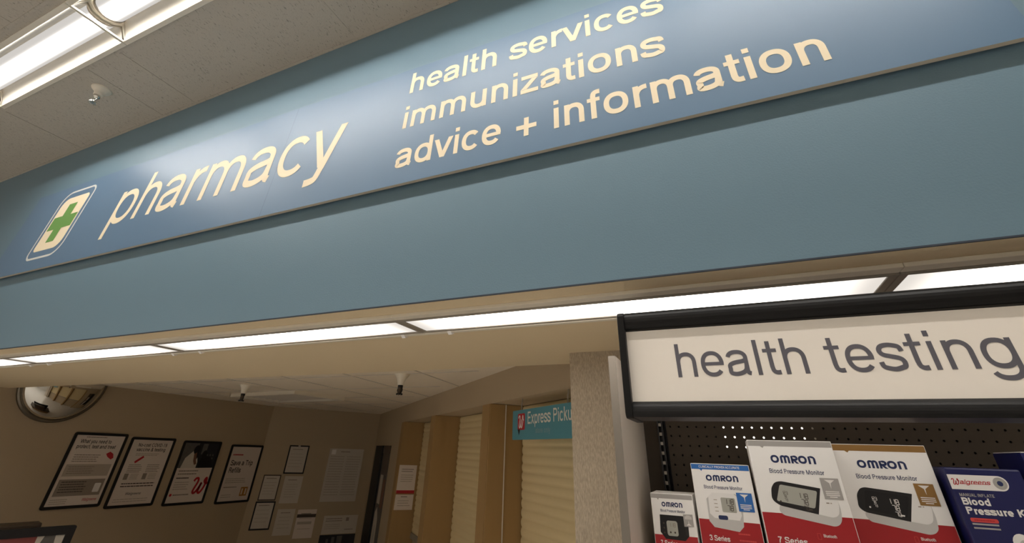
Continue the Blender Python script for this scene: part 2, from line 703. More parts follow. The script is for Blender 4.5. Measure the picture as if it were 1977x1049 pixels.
def lettering(text, t=.17, space=0.0):
    """-> width, list of strokes in x-height units."""
    x, out = 0.0, []
    for ch in text:
        a, g = glyph(ch, t)
        out += [[[(p[0] + x, p[1]) for p in q] for q in s] for s in g]
        x += a + space
    return x, out


class Art:
    """Flat print on a face that looks along local -y: u is local x, v is local z. Each layer lies 0.4 mm above the last."""

    def __init__(self, e=.0004, y0=0.0):
        self.mb, self.e, self.k, self.y0 = MB(), e, 0, y0

    def poly(self, pts, mt, layer=1):
        self.k += 1
        y = self.y0 - self.e * layer - 1.5e-6 * (self.k % 120)
        self.mb.face([(p[0], y, p[1]) for p in pts], mt)
        return self

    def rect(self, u0, v0, u1, v1, mt, layer=1):
        return self.poly([(u0, v0), (u1, v0), (u1, v1), (u0, v1)], mt, layer)

    def strokes(self, ss, mt, f, layer=2):
        for s in ss:
            self.k += 1
            y = self.y0 - self.e * layer - 1.5e-6 * (self.k % 120)
            for q in s:
                self.mb.face([(*[f(p)[0]], y, f(p)[1]) for p in q], mt)
        return self

    def text(self, body, u0, v0, xh, mt, width=None, t=.17, layer=2, shear=0.0, align='l', space=0.0):
        w, ss = lettering(body, t, space)
        sx = xh if width is None else width / w
        if align == 'c':
            u0 -= w * sx / 2
        return self.strokes(ss, mt, lambda p: (u0 + p[0] * sx + p[1] * xh * shear, v0 + p[1] * xh), layer)

    def line(self, pts, w, mt, layer=2, taper=None):
        return self.strokes([ribbon(pts, w, taper)], mt, lambda p: p, layer)

    def build(self, name, parent, loc=(0, 0, 0), rz=0.0):
        return self.mb.build(name, parent, loc, rz)


def rrect(u0, v0, u1, v1, r, n=6):
    """r: one radius or (bl, br, tr, tl)."""
    if not isinstance(r, tuple):
        r = (r,) * 4
    out = []
    for (cx, cy, rad, a0) in ((u0 + r[0], v0 + r[0], r[0], 180), (u1 - r[1], v0 + r[1], r[1], 270), (u1 - r[2], v1 - r[2], r[2], 0), (u0 + r[3], v1 - r[3], r[3], 90)):
        for i in range(n + 1):
            a = math.radians(a0 + 90 * i / n)
            out.append((cx + rad * math.cos(a), cy + rad * math.sin(a)))
    return out


def soften(pts, r=.35, n=5):
    """Round the corners of an outline; r is the share of the shorter neighbouring edge."""
    out = []
    P = [Vector(p) for p in pts]
    for i, p in enumerate(P):
        a, b = P[i - 1], P[(i + 1) % len(P)]
        d = min((a - p).length, (b - p).length) * r
        q0, q1 = p + (a - p).normalized() * d, p + (b - p).normalized() * d
        for k in range(n + 1):
            t = k / n
            out.append(tuple(q0 * (1 - t) ** 2 + p * 2 * t * (1 - t) + q1 * t * t))
    return out


def circle(cx, cy, r, n=24, ry=None):
    return [(cx + r * math.cos(2 * math.pi * i / n), cy + (ry or r) * math.sin(2 * math.pi * i / n)) for i in range(n)]


def script_w(cx, cy, s):
    """A cursive W as one brush path, s = its height."""
    P = [(-.55, .28), (-.42, .46), (-.24, .44), (-.22, .2), (-.36, -.2), (-.40, -.42), (-.26, -.50), (-.06, -.26), (.10, .16), (.02, -.2), (.0, -.42), (.16, -.50), (.36, -.20), (.46, .22), (.40, .48), (.30, .30), (.44, .12), (.6, .14)]
    return [(cx + x * s, cy + y * s) for x, y in cr(P, 6)]


# ================================================================= THE SHOP: shell
ZC, ZS, ZI = 1.765 + CZ, .367 + CZ, .477 + CZ
FX0, FX1, FY0, FY1 = -3.77, 1.39, .302, .568      # ceiling opening of the visible row of troffers

mb = MB()
mb.box(-9, 5, -9, 5.0, -.05, 0, M['floor'])
mb.box(-9, 5, 5.0, 8.5, -.05, 0, M['floor'])
struct(mb, 'floor')

mb = MB()
ROWS = [(FY0, FY1, FX0, FX1), (-2.40, -2.134, -7.64, 2.68), (-5.10, -4.834, -7.64, 2.68), (-7.80, -7.534, -7.64, 2.68)]
edge = 1.0
for (a, b, x0, x1) in ROWS:
    mb.box(-9, 5, b, edge, ZC, ZC + .03, M['tile'])
    mb.box(-9, x0, a, b, ZC, ZC + .03, M['tile'])
    mb.box(x1, 5, a, b, ZC, ZC + .03, M['tile'])
    edge = a
mb.box(-9, 5, -9, edge, ZC, ZC + .03, M['tile'])
struct(mb, 'ceiling')

# seams of the ceiling grid: thin pressed-in bars
mb = MB()
for x in (-5.037, -3.807, -2.885, -2.577, -1.347, -.117, 1.113, 2.343):
    mb.box(x - .007, x + .007, .585, .985, ZC - .0018, ZC + .001, M['tile'])
    mb.box(x - .007, x + .007, -1.9, .262, ZC - .0018, ZC + .001, M['tile'])
mb.box(-9, 5, .985, .9995, ZC - .004, ZC + .001, M['tile'])
mb.box(-9, 5, .262, .276, ZC - .0035, ZC + .001, M['tile'])
struct(mb, 'trim_1')

mb = MB()
mb.box(-9, 5, 1.0, 1.06, ZS, ZC + .03, M['fascia'])
struct(mb, 'wall_front')
mb = MB()
mb.box(-9, 5, 1.06, 2.015, ZS, ZS + .14, M['soffit'])
struct(mb, 'trim_2')
mb = MB()
mb.box(-9, 5, 1.003, 1.0598, ZS - .0015, ZS - .0002, M['soffit'])
mb.box(-9, 5, .9985, 1.0028, ZS - .0015, ZS + .002, mat('dark_blue_edge', srgb(58, 66, 78), .6))
struct(mb, 'trim_4')

mb = MB()
mb.box(-9.05, -9, -9, 1, 0, ZC, M['shop_wall'])
struct(mb, 'wall_left')
mb = MB()
mb.box(5, 5.05, -9, 5, 0, ZC, M['shop_wall'])
struct(mb, 'wall_right')
mb = MB()
mb.box(-9, 5, -9.05, -9, 0, ZC, M['shop_wall'])
struct(mb, 'wall_back')

# the pharmacy room behind the opening
C1, C2, S0 = Vector((-5.828, 4.835)), Vector((-4.955, 6.101)), Vector((-1.113, 2.599))
D = (C2 - S0).normalized()            # along the shutter wall, away from the viewer
NRM = Vector((-D.y, D.x)) * -1        # into that wall
if NRM.y < 0:
    NRM = -NRM
SP = lambda s, off, z: (S0.x + D.x * s + NRM.x * off, S0.y + D.y * s + NRM.y * off, z)
A_SH = math.atan2(-D.y, -D.x)         # turns local x to the viewer's right along that wall
A_BK = math.atan2(C2.y - C1.y, C2.x - C1.x)
BD = (C2 - C1).normalized()

mb = MB()
mb.prism_z([(-5.9, 2.015), (1.0, 2.015), (1.0, 2.6), (-4.9, 6.3), (-5.9, 4.9)], ZI, ZI + .03, M['ceiling_in'])
struct(mb, 'ceiling_pharmacy')
mb = MB()
for x in (-3.11, -2.47, -1.83, -3.75, -4.39, -5.03):
    mb.box(-.006, .006, 0, 3.6, -.003, .001, M['paper2'])
    n = len(mb.v)
    for i in range(n - 8, n):
        a, b, c = mb.v[i]
        mb.v[i] = (x + a - b * .12, 2.1 + b, ZI + c)
for y in (2.72, 3.36, 4.0, 4.64):
    mb.box(-5.8, -1.3 - (y - 2.6) * 1.1 - .02, y - .006, y + .006, ZI - .003, ZI + .001, M['paper2'])
struct(mb, 'trim_3')
mb = MB()
mb.box(-5.878, -5.828, 1.0, 4.86, 0, ZI, M['wall_in'])
mb.prism_x([(1.06, ZS), (2.015, ZS), (2.015, 0), (1.06, 0)], -5.878, -5.829, M['wall_in'])
struct(mb, 'wall_pharmacy_left')
mb = MB()
nb = Vector((-BD.y, BD.x)) * .05
mb.prism_z([tuple(C1), tuple(C2), tuple(C2 + nb), tuple(C1 + nb)], 0, ZI, M['wall_in'])
struct(mb, 'wall_pharmacy_back')

# shutter wall: header in front, recess with the shutters behind it
ZH = .29 + CZ
mb = MB()


def wall_seg(mb, s0, s1, o0, o1, z0, z1, mt):
    mb.prism_z([SP(s0, o0, 0)[:2], SP(s1, o0, 0)[:2], SP(s1, o1, 0)[:2], SP(s0, o1, 0)[:2]], z0, z1, mt)


wall_seg(mb, -1.25, 5.25, 0, .30, ZH, ZI, M['wall_in'])
wall_seg(mb, -1.25, 3.42, .25, .30, 0, ZH, M['wall_in'])
wall_seg(mb, 3.36, 5.25, 0, .30, 0, ZH, M['wall_in'])
struct(mb, 'wall_pharmacy_right')

# pillar and the wall that closes the opening to its right
mb = MB()
mb.box(-.533, -.20, 1.78, 2.015, 0, ZS, M['fabric'])
struct(mb, 'wall_pillar')
mb = MB()
mb.box(-.20, 5, 2.10, 2.15, 0, ZS + .14, M['wall_in'])
struct(mb, 'wall_behind_shelf')

# ================================================================= big sign on the fascia
SX0, SX1, SZ0, SZ1 = -3.868, .740, .788 + CZ, 1.362 + CZ
sg = thing('pharmacy_sign', 'long blue sign board with cream words on the blue-grey wall band', 'sign', (0, .974, 0))
mb = MB()
mb.slab([(SX0, SZ0), (SX1, SZ0), (SX1, SZ1), (SX0, SZ1)], 0, .013, M['sign'], M['sign_edge'])
board = mb.build('board', sg)
for x in (-3.6, -2.4, -1.2, 0, .6):
    for z in (SZ0 + .1, SZ1 - .1):
        MB().box(x - .02, x + .02, .0131, .0259, z - .02, z + .02, M['grey_metal']).build('mount', sg)


def words(body, u0, u1, base, xh, t, mt, parent, layer, name='lettering'):
    """One line of lettering fitted between u0 and u1, one mesh for each word."""
    w, ss = lettering(body, t)
    xs = [p[0] for s in ss for q in s for p in q]        # optical width: drop the side bearings
    k, lo = (u1 - u0) / (max(xs) - min(xs)), min(xs)
    x, out = 0.0, []
    for word in body.split(' '):
        w, ss = lettering(word, t)
        a = Art()
        a.strokes(ss, mt, lambda p: (u0 + (p[0] + x - lo) * k, base + p[1] * xh), layer)
        o = a.build(name, parent)
        o['label'] = 'the word ' + word if word != '+' else 'the plus sign'
        out.append(o)
        x += w + .54
    return out


def line_of(body, u0, u1, base, xh, t, name='lettering'):
    return words(body, u0, u1, base, xh, t, M['cream'], board, 2, name)


line_of('pharmacy', -2.775, -1.206, .962 + CZ, .205, .168)
line_of('health services', -.912, .057, 1.221 + CZ, .080, .218)
line_of('immunizations', -.912, .037, 1.040 + CZ, .080, .218)
line_of('advice + information', -.912, .398, .859 + CZ, .081, .218)
a = Art()
a.rect(-1.5585, SZ0 + .002, -1.557, SZ1 - .002, mat('seam_shadow_gap', srgb(84, 100, 124), .7), .6)  # thin dark joint between two sign boards
a.build('seam', board)
a = Art()
R_OUT = rrect(-3.497, .863 + CZ, -3.153, 1.306 + CZ, (.045, .085, .045, .085), 8)
a.line(R_OUT + R_OUT[:1], .013, M['badge_line'], 1)
a.poly(rrect(-3.466, .908 + CZ, -3.186, 1.262 + CZ, (.03, .06, .03, .06), 8), M['cream'], 1)
a.poly([(-3.372, .957 + CZ), (-3.288, .957 + CZ), (-3.288, 1.041 + CZ), (-3.197, 1.041 + CZ), (-3.197, 1.128 + CZ), (-3.276, 1.128 + CZ),
        (-3.276, 1.21 + CZ), (-3.364, 1.21 + CZ), (-3.364, 1.13 + CZ), (-3.450, 1.13 + CZ), (-3.450, 1.041 + CZ), (-3.372, 1.041 + CZ)], M['green'], 3)
b = a.build('cross_badge', board)
b['label'] = 'cream badge with a green cross and pale outline'

# ================================================================= ceiling troffers
YC = (FY0 + FY1) / 2
LT = 1.29


def make_troffer():
    t = thing('ceiling_light', '', 'ceiling light', (0, 0, 0))
    L0, L1 = .0015, LT - .0015
    hw = (FY1 - FY0) / 2
    mb = MB()
    for s in (-1, 1):
        mb.prism_x([(s * hw, -.006), (s * (hw - .022), -.006), (s * (hw - .022), .004), (s * hw, .004)], L0, L1, M['white_metal'])
    for x0, x1 in ((L0, L0 + .007), (L1 - .007, L1)):
        mb.box(x0, x1, -hw + .022, hw - .022, -.006, .004, M['white_metal'])
    mb.build('frame', t, bevel=.0015)
    for s in (-1, 1):
        mb = MB()
        prof = []
        for i in range(9):
            q = i / 8
            prof.append((s * (hw - .022 - .048 * q), .004 + .088 * math.sin(q * math.pi / 2)))
        mb.prism_x(prof, L0 + .012, L1 - .012, M['reflector'], close=False)
        mb.build('reflector', t, smooth=True)
    for x0 in (L0 + .006, L1 - .012):
        mb = MB()
        mb.prism_x([(-hw + .022, .004), (-hw + .05, .075), (-.06, .100), (.06, .100), (hw - .05, .075), (hw - .022, .004), (.074, .070), (.045, .046), (0, .036), (-.045, .046), (-.074, .070)], x0, x0 + .006, M['reflector'])
        mb.build('end_plate', t)
    for x0 in (L0 + .019, L1 - .033):
        mb = MB()
        arc = [(.068 * math.cos(math.radians(a)), .094 + .054 * math.sin(math.radians(a))) for a in range(180, 361, 15)]
        arc2 = [(.060 * math.cos(math.radians(a)), .094 + .046 * math.sin(math.radians(a))) for a in range(360, 179, -15)]
        mb.prism_x(arc + arc2, x0, x0 + .014, M['grey_metal'])
        mb.build('basket_band', t)
    mb = MB()
    prof = [(.064 * math.cos(math.radians(a)), .094 + .050 * math.sin(math.radians(a))) for a in range(180, 361, 10)]
    mb.prism_x(prof, L0 + .020, L1 - .020, M['troffer_lamp'], close=False)
    mb.build('diffuser', t, smooth=True)
    mb = MB()
    mb.box(L0, L1, -hw, hw, .104, .11, M['white_metal'])
    mb.build('housing', t)
    return t


tr = make_troffer()
tr.location = (FX0, YC, ZC)
tr['label'] = 'recessed fluorescent ceiling light nearest the left edge of the picture, whole end visible'
copy_tree(tr, 'recessed fluorescent ceiling light that continues the lit row past the dark joint', (FX0 + LT, YC, ZC))
for i in (2, 3):
    copy_tree(tr, 'recessed ceiling light of the lit row, outside the top edge', (FX0 + LT * i, YC, ZC), 'ceiling lights outside the picture')
rear_lens = None
for (a_, b_, x0, x1) in ROWS[1:]:
    for i in range(8):
        c_ = copy_tree(tr, 'recessed ceiling light of the rows behind the viewer', (x0 + LT * i, (a_ + b_) / 2, ZC), 'ceiling lights behind the viewer')
        for ch in c_.children:
            if ch.name.startswith('diffuser'):
                if rear_lens is None:
                    rear_lens = ch.data.copy()
                    rear_lens.materials[0] = M['troffer_lamp_rear']
                ch.data = rear_lens


# ================================================================= strip lights under the soffit
def make_strip(n_clip=2):
    L = 1.293
    t = thing('strip_light', '', 'strip light', (0, 0, 0))
    mb = MB()
    # flange and rails round the lens; the body hangs 14 mm below the soffit
    mb.box(0, L, 1.078, 1.112, -.010, 0, M['white_metal'])
    mb.box(0, L, 1.112, 1.122, -.014, 0, M['grey_metal'])
    mb.box(0, L, 1.252, 1.266, -.014, 0, M['grey_metal'])
    mb.box(0, L, 1.266, 1.284, -.017, 0, M['white_metal'])
    mb.box(0, .017, 1.122, 1.252, -.013, 0, M['grey_metal'])
    mb.box(L - .017, L, 1.122, 1.252, -.013, 0, M['grey_metal'])
    mb.build('housing', t, bevel=.0015)
    mb = MB()
    mb.box(.0175, L - .0175, 1.1225, 1.2515, -.0105, -.004, M['strip_lamp'])
    mb.build('lens', t)
    for x in (.10, L - .09):
        mb = MB()
        mb.prism_x([(1.262, -.0145), (1.275, -.024), (1.290, -.0175)], x - .007, x + .007, M['white'])
        mb.build('clip', t)
    return t


st = make_strip()
st.location = (-.898, 0, ZS)
st['label'] = 'bright strip light in the middle under the soffit, above the pillar'
copy_tree(st, 'strip light partly above the health testing sign, at the right picture edge', (.396, 0, ZS))
copy_tree(st, 'strip light under the soffit directly left of the middle one', (-2.192, 0, ZS))
copy_tree(st, 'strip light under the soffit above the round mirror', (-3.486, 0, ZS))
copy_tree(st, 'strip light cut off by the left picture edge', (-4.780, 0, ZS))

# ================================================================= sprinklers
def make_sprinkler(cone_r, cone_h, tip, label, loc, head=True):
    t = thing('sprinkler', label, 'sprinkler', loc)
    mb = MB()
    mb.lathe([(cone_r, 0), (cone_r, -.004), (cone_r * .93, -.010), (cone_r * .60, -cone_h * .42), (cone_r * .46, -cone_h * .7), (cone_r * .44, -cone_h), (cone_r * .40, -cone_h), (.0, -cone_h + .002)], M['white_metal'], 28)
    mb.build('escutcheon', t, smooth=True)
    mb = MB()
    r = cone_r * .36
    z = -cone_h
    mb.lathe([(0, z + .001), (r * .9, z + .001), (r * .9, z - tip * .28), (r * .55, z - tip * .30), (r * .55, z - tip * .42), (0, z - tip * .42)], M['chrome'] if head else M['frame'], 18)
    for s in (-1, 1):
        mb.tube(cr([(s * r * .75, 0, z - tip * .25), (s * r * 1.05, 0, z - tip * .55), (s * r * .55, 0, z - tip * .85), (0, 0, z - tip * .92)], 5), r * .16, M['chrome'] if head else M['frame'])
    mb.tube([(0, 0, z - tip * .40), (0, 0, z - tip * .90)], r * .16, M['chrome'] if head else M['frame'])
    if not head:
        mb.lathe([(0, z), (.015, z), (.015, z - tip * .85), (.012, z - tip * .9), (0, z - tip * .9)], M['counter'], 16)
    mb.build('nozzle', t, smooth=head)
    mb = MB()
    mb.lathe([(0, z - tip * .90), (r * 1.15, z - tip * .90), (r * 1.15, z - tip * .98), (0, z - tip * .98)], M['chrome'] if head else M['frame'], 18)
    for k in range(8):
        a_ = k * math.pi / 4
        mb.box(r * 1.0 * math.cos(a_) - r * .1, r * 1.0 * math.cos(a_) + r * .1, r * 1.0 * math.sin(a_) - r * .1, r * 1.0 * math.sin(a_) + r * .1, z - tip * 1.08, z - tip * .9, M['chrome'] if head else M['frame'])
    mb.build('deflector', t)
    return t


make_sprinkler(.048, .050, .055, 'chrome sprinkler in a white cup on the fissured shop ceiling', (-2.985, .705, ZC))
make_sprinkler(.055, .075, .060, 'white sprinkler with dark tip near the round mirror', (-4.03, 2.97, ZI), False)
make_sprinkler(.055, .075, .060, 'white sprinkler with dark tip above the cream shutters', (-2.09, 2.74, ZI), False)

# ================================================================= ceiling grille in the pharmacy
t = thing('ceiling_vent', 'flat rectangular vent in the dim pharmacy ceiling', 'vent', (-4.35, 3.74, ZI), -.12)
mb = MB()
for (x0, x1, y0, y1) in ((-.56, .56, -.31, -.28), (-.56, .56, .28, .31), (-.56, -.53, -.28, .28), (.53, .56, -.28, .28)):
    mb.box(x0, x1, y0, y1, -.034, 0, M['white_metal'])
mb.build('frame', t)
mb = MB()
mb.box(-.53, .53, -.28, .28, -.003, -.0005, M['ink'])
mb.build('backing', t)
for k in range(7):
    mb = MB()
    y = -.24 + k * .08
    mb.prism_x([(y - .03, -.004), (y + .02, -.016), (y + .024, -.013), (y - .026, -.001)], -.528, .528, M['paper2'])
    mb.build('slat', t)

# ================================================================= convex mirror on the left wall
t = thing('convex_mirror', 'round convex security mirror high on the tan wall under the soffit', 'mirror', (-5.827, 2.395, .452 + CZ), 0)
R_ = .315
mb = MB()
prof = [(R_ * math.sin(q), .13 * math.cos(q)) for q in [i * math.pi / 2 / 14 for i in range(15)]]
mb.lathe([(max(r, .0005), z + .022) for r, z in prof], M['mirror'], 48)
o = mb.build('mirror_dome', t, smooth=True)
o.rotation_euler = (0, math.pi / 2, 0)
mb = MB()
mb.lathe([(R_ - .004, .004), (R_ - .004, .030), (R_ + .008, .034), (R_ + .024, .026), (R_ + .026, .004), (R_ - .004, .004)], mat('smoked_rim', srgb(120, 112, 100), .25, metal=.7), 48)
o = mb.build('rim', t, smooth=True)
o.rotation_euler = (0, math.pi / 2, 0)
mb = MB()
mb.lathe([(.0005, .0), (R_ + .02, .0), (R_ + .02, .004), (.0005, .004)], M['black'], 48)
o = mb.build('back_plate', t)
o.rotation_euler = (0, math.pi / 2, 0)


# ================================================================= framed posters
def framed(name, label, loc, rz, w, h, fw, fmat, pmat, group=None, cat='poster', depth=.014, r=.02):
    """Origin at the lower left corner of the frame, hung on a wall whose face lies at local y = 0."""
    t = thing(name, label, cat, loc, rz, group)
    mb = MB()
    mb.slab([(fw * .5, fw * .5), (w - fw * .5, fw * .5), (w - fw * .5, h - fw * .5), (fw * .5, h - fw * .5)], -.006, -.0008, pmat)
    mb.build('sheet', t)
    if fw:
        o, i = rrect(0, 0, w, h, r), rrect(fw, fw, w - fw, h - fw, max(r - fw, .003))
        n = len(o)
        mb = MB()
        vs = [(p[0], -depth, p[1]) for p in o] + [(p[0], -depth, p[1]) for p in i] + [(p[0], -.0008, p[1]) for p in o] + [(p[0], -.0008, p[1]) for p in i]
        fs = []
        for k in range(n):
            q = (k + 1) % n
            fs += [(k, q, n + q, n + k), (q, k, 2 * n + k, 2 * n + q), (n + k, n + q, 3 * n + q, 3 * n + k)]
        mb.mesh(vs, fs, fmat)
        mb.build('frame', t)
    return t


def textlines(a, u0, u1, v, n, dv, mt, lw, ragged=.2):
    """Lines of print too small to read: rows of short word dashes."""
    for k in range(n):
        u = u0
        end = u1 - random.random() * ragged * (u1 - u0)
        while u < end:
            w = random.uniform(.02, .06) * (u1 - u0) * 2
            a.rect(u, v - k * dv, min(u + w, end), v - k * dv + lw, mt, 2)
            u += w + .012 * (u1 - u0)


PG = None
WX = -5.828
HALF = math.pi / 2
# poster 1
t = framed('framed_poster', 'black framed poster headed What you need to, nearest the left edge', (WX, 4.835 - 2.178, -.582 + CZ), HALF, .475, .632, .024, M['frame'], M['paper'])
a = Art(y0=-.006)
a.text('What you need to', .075, .540, .024, M['ink'], width=.27, t=.24)
a.text('protect, test and treat', .060, .495, .024, M['ink'], width=.34, t=.24)
textlines(a, .11, .30, .588, 1, .02, M['ink2'], .008)
a.rect(.05, .26, .43, .36, M['ink3'], 1)
a.rect(.05, .10, .43, .235, M['ink2'], 1)
textlines(a, .075, .30, .435, 4, .018, M['ink2'], .007)
textlines(a, .075, .30, .335, 4, .018, M['ink2'], .007)
textlines(a, .075, .30, .21, 5, .020, M['ink'], .007)
a.poly([(.34, .45), (.37, .47), (.405, .45), (.42, .415), (.40, .40), (.36, .425)], M['red'], 2)
a.poly(rrect(.355, .125, .41, .20, .008), M['white'], 2)
textlines(a, .05, .19, .07, 3, .016, M['ink3'], .007)
a.text('Walgreens', .30, .055, .018, M['red'], width=.12, t=.2, shear=.2)
a.build('print', t.children[0])
# poster 2
t = framed('framed_poster', 'black framed poster headed No-cost COVID-19 vaccine & testing', (WX, 4.835 - 1.660, -.608 + CZ), HALF, .465, .636, .024, M['frame'], M['paper'])
a = Art(y0=-.006)
a.text('No-cost COVID-19', .09, .548, .024, M['ink'], width=.30, t=.24)
a.text('vaccine & testing', .09, .505, .024, M['ink'], width=.30, t=.24)
textlines(a, .10, .34, .478, 2, .014, M['ink3'], .006)
a.line([(.12, .40), (.19, .455)], .022, M['red'], 2)
textlines(a, .075, .22, .375, 5, .016, M['ink2'], .006)
textlines(a, .26, .40, .375, 5, .016, M['ink2'], .006)
a.rect(.07, .245, .11, .30, M['ink2'], 2)
a.rect(.25, .245, .29, .30, M['ink2'], 2)
textlines(a, .13, .21, .29, 4, .014, M['ink3'], .006)
textlines(a, .31, .40, .29, 4, .014, M['ink3'], .006)
textlines(a, .075, .40, .205, 2, .024, M['ink'], .009, .05)
a.text('Walgreens', .15, .11, .016, M['ink'], width=.15, t=.2, shear=.2)
textlines(a, .06, .40, .07, 2, .02, M['ink3'], .006)
a.build('print', t.children[0])
# poster 3
t = framed('framed_poster', 'black framed poster with a dark photograph above a red cursive letter', (WX, 4.835 - 1.096, -.624 + CZ), HALF, .475, .638, .024, M['frame'], M['paper'])
a = Art(y0=-.006)
a.rect(.024, .36, .451, .614, M['photo_dark'], 1)
a.rect(.024, .36, .20, .614, M['photo_mid'], 1.5)
a.poly([(.06, .36), (.08, .46), (.15, .53), (.21, .50), (.24, .42), (.24, .36)], M['paper2'], 2)
a.poly(circle(.19, .545, .038, 14, .048), M['frame'], 3)
a.poly([(.165, .55), (.215, .55), (.225, .47), (.205, .43), (.185, .46)], M['frame'], 2.6)
a.poly(circle(.30, .50, .032, 14, .042), M['frame'], 2.5)
a.poly([(.26, .36), (.27, .46), (.32, .49), (.40, .46), (.44, .36)], M['frame'], 2.4)
a.poly([(.17, .50), (.20, .52), (.215, .44), (.235, .40), (.21, .39), (.185, .43)], M['skin'], 3)
a.rect(.06, .50, .12, .60, M['photo_mid'], 2)
a.rect(.25, .50, .31, .61, M['photo_mid'], 2)
for i in range(3):
    for j in range(4):
        a.rect(.33 + i * .035, .38 + j * .035, .345 + i * .035, .395 + j * .035, M['photo_mid'], 2)
textlines(a, .06, .33, .325, 2, .030, M['ink2'], .012)
textlines(a, .06, .21, .255, 1, .03, M['ink'], .012)
textlines(a, .06, .24, .215, 4, .022, M['ink3'], .008)
a.line(script_w(.362, .185, .15), .024, M['red'], 3)
a.poly(circle(.06, .10, .014, 10), M['red'], 2)
textlines(a, .085, .28, .093, 1, .02, M['ink2'], .012)
a.build('print', t.children[0])
# poster 4
t = framed('framed_poster', 'black framed poster reading Save a Trip Refills, next to the wall corner', (WX, 4.835 - .474, -.646 + CZ), HALF, .472, .636, .024, M['frame'], M['paper'])
a = Art(y0=-.006)
textlines(a, .06, .21, .515, 1, .02, M['red'], .014)
a.text('Save a Trip', .06, .405, .042, M['ink'], width=.32, t=.24)
a.text('Refills', .06, .325, .042, M['ink'], width=.17, t=.24)
textlines(a, .06, .36, .255, 3, .020, M['ink3'], .008)
textlines(a, .06, .25, .165, 1, .02, M['ink2'], .010)
textlines(a, .06, .22, .085, 2, .022, M['ink3'], .008)
for i, (u0, v0, u1, v1) in enumerate(((.31, .07, .41, .085), (.31, .15, .41, .165), (.31, .085, .325, .15), (.395, .085, .41, .15), (.345, .07, .375, .165))):
    a.rect(u0, v0, u1, v1, M['orange'], 2)
a.build('print', t.children[0])

# ---- papers on the back wall
BW = lambda s: (C1.x + BD.x * s, C1.y + BD.y * s)


def paper(label, s, z0, w, h, fw, fm, pm, cat='notice', name='framed_notice', lines=5):
    x, y = BW(s)
    t = framed(name, label, (x, y, z0 + CZ), A_BK, w, h, fw, fm, pm, None, cat, .012, .006)
    a = Art(y0=-.006)
    if lines:
        textlines(a, w * .2, w * .8, h * .84, 1, .02, M['ink2'], .010)
        textlines(a, w * .15, w * .85, h * .68, lines, h * .55 / max(lines, 1), M['ink3'], .006)
    return t, a


t, a = paper('black framed certificate at the top of the paper cluster', .333, -.335, .262, .342, .016, M['frame'], M['paper2'])
a.rect(.11, .331, .14, .339, M['white'], 18)
a.build('print', t.children[0])
t, a = paper('brown framed sheet directly left of an unframed sheet', .105, -.636, .215, .288, .012, M['counter'], M['paper2'])
a.build('print', t.children[0])
t, a = paper('unframed sheet below the black framed certificate', .373, -.670, .232, .308, 0, None, M['paper2'], 'notice', 'paper_notice', 6)
a.build('print', t.children[0])
t, a = paper('black framed sheet at the lower left of the paper cluster', .095, -.950, .238, .305, .016, M['frame'], M['paper2'], lines=4)
a.build('print', t.children[0])
t, a = paper('plain unframed sheet right of the lower black frame', .385, -1.016, .218, .282, 0, None, M['paper2'], 'notice', 'paper_notice', 4)
a.build('print', t.children[0])
t, a = paper('unframed sheet with a dark band across its upper part', .640, -1.057, .240, .313, 0, None, M['paper'], 'notice', 'paper_notice', 3)
a.rect(.0, .225, .24, .262, M['ink'], 3)
a.rect(.02, .15, .20, .18, M['ink3'], 3)
a.build('print', t.children[0])
t, a = paper('large clear framed chart of fine print, right part of the back wall', .885, -.660, .490, .645, .010, M['paper2'], M['paper2'], 'poster', 'framed_chart', 0)
a.rect(.03, .57, .09, .63, M['white'], 1)
textlines(a, .16, .32, .60, 1, .02, M['ink2'], .012)
for cx in (.03, .26):
    textlines(a, cx, cx + .20, .54, 16, .031, M['ink3'], .010, .1)
a.build('print', t.children[0])
t, a = paper('wide sheet of print standing above a dark photograph', .995, -1.026, .462, .205, 0, None, M['paper2'], 'notice', 'paper_notice', 0)
textlines(a, .03, .26, .165, 2, .025, M['ink2'], .010)
textlines(a, .03, .26, .10, 3, .022, M['ink3'], .008)
a.rect(.30, .14, .34, .18, M['ink2'], 2)
textlines(a, .30, .42, .04, 1, .022, M['ink2'], .010)
a.build('print', t.children[0])
t, a = paper('dark photograph poster at the bottom edge below the wide sheet', .985, -1.50, .475, .465, 0, None, M['photo_dark'], 'poster', 'photo_poster', 0)
for (u0, v0, u1, v1) in ((.16, .30, .20, .44), (.23, .34, .30, .45), (.09, .33, .12, .42)):
    a.rect(u0, v0, u1, v1, M['photo_mid'], 2)
a.poly(circle(.19, .25, .06, 14), M['skin'], 3)
a.poly(circle(.33, .22, .06, 14), M['skin'], 3)
a.build('print', t.children[0])

# ================================================================= shutters, dividers, notices, hanging sign
def shutter(s0, s1, label):
    t = thing('roll_shutter', label, 'shutter', SP(s1, .245, 0), A_SH)
    w = s1 - s0
    mb = MB()
    pit = .048
    n = int((ZH - .02 - .9) / pit)
    prof = []
    z = ZH - .004
    for k in range(n):
        for q in range(6):
            prof.append((-.012 - .0075 * math.sin(q / 6 * math.pi) ** .7, z - pit * q / 6))
        z -= pit
    prof.append((-.012, z))
    vs = [(.004, y, zz) for y, zz in prof] + [(w - .004, y, zz) for y, zz in prof]
    m_ = len(prof)
    mb.mesh(vs, [(i, i + 1, m_ + i + 1, m_ + i) for i in range(m_ - 1)], M['shutter'])
    mb.build('curtain', t, smooth=True)
    mb = MB()
    mb.box(.004, w - .004, -.030, -.006, z - .05, z, M['grey_metal'])
    mb.build('bottom_bar', t)
    return t


shutter(-1.2, .40, 'wide cream rolling shutter behind the teal hanging sign')
shutter(.545, 1.79, 'cream rolling shutter between the two nearer tan dividers')
shutter(1.935, 3.17, 'narrow-looking cream rolling shutter farthest from the pillar')


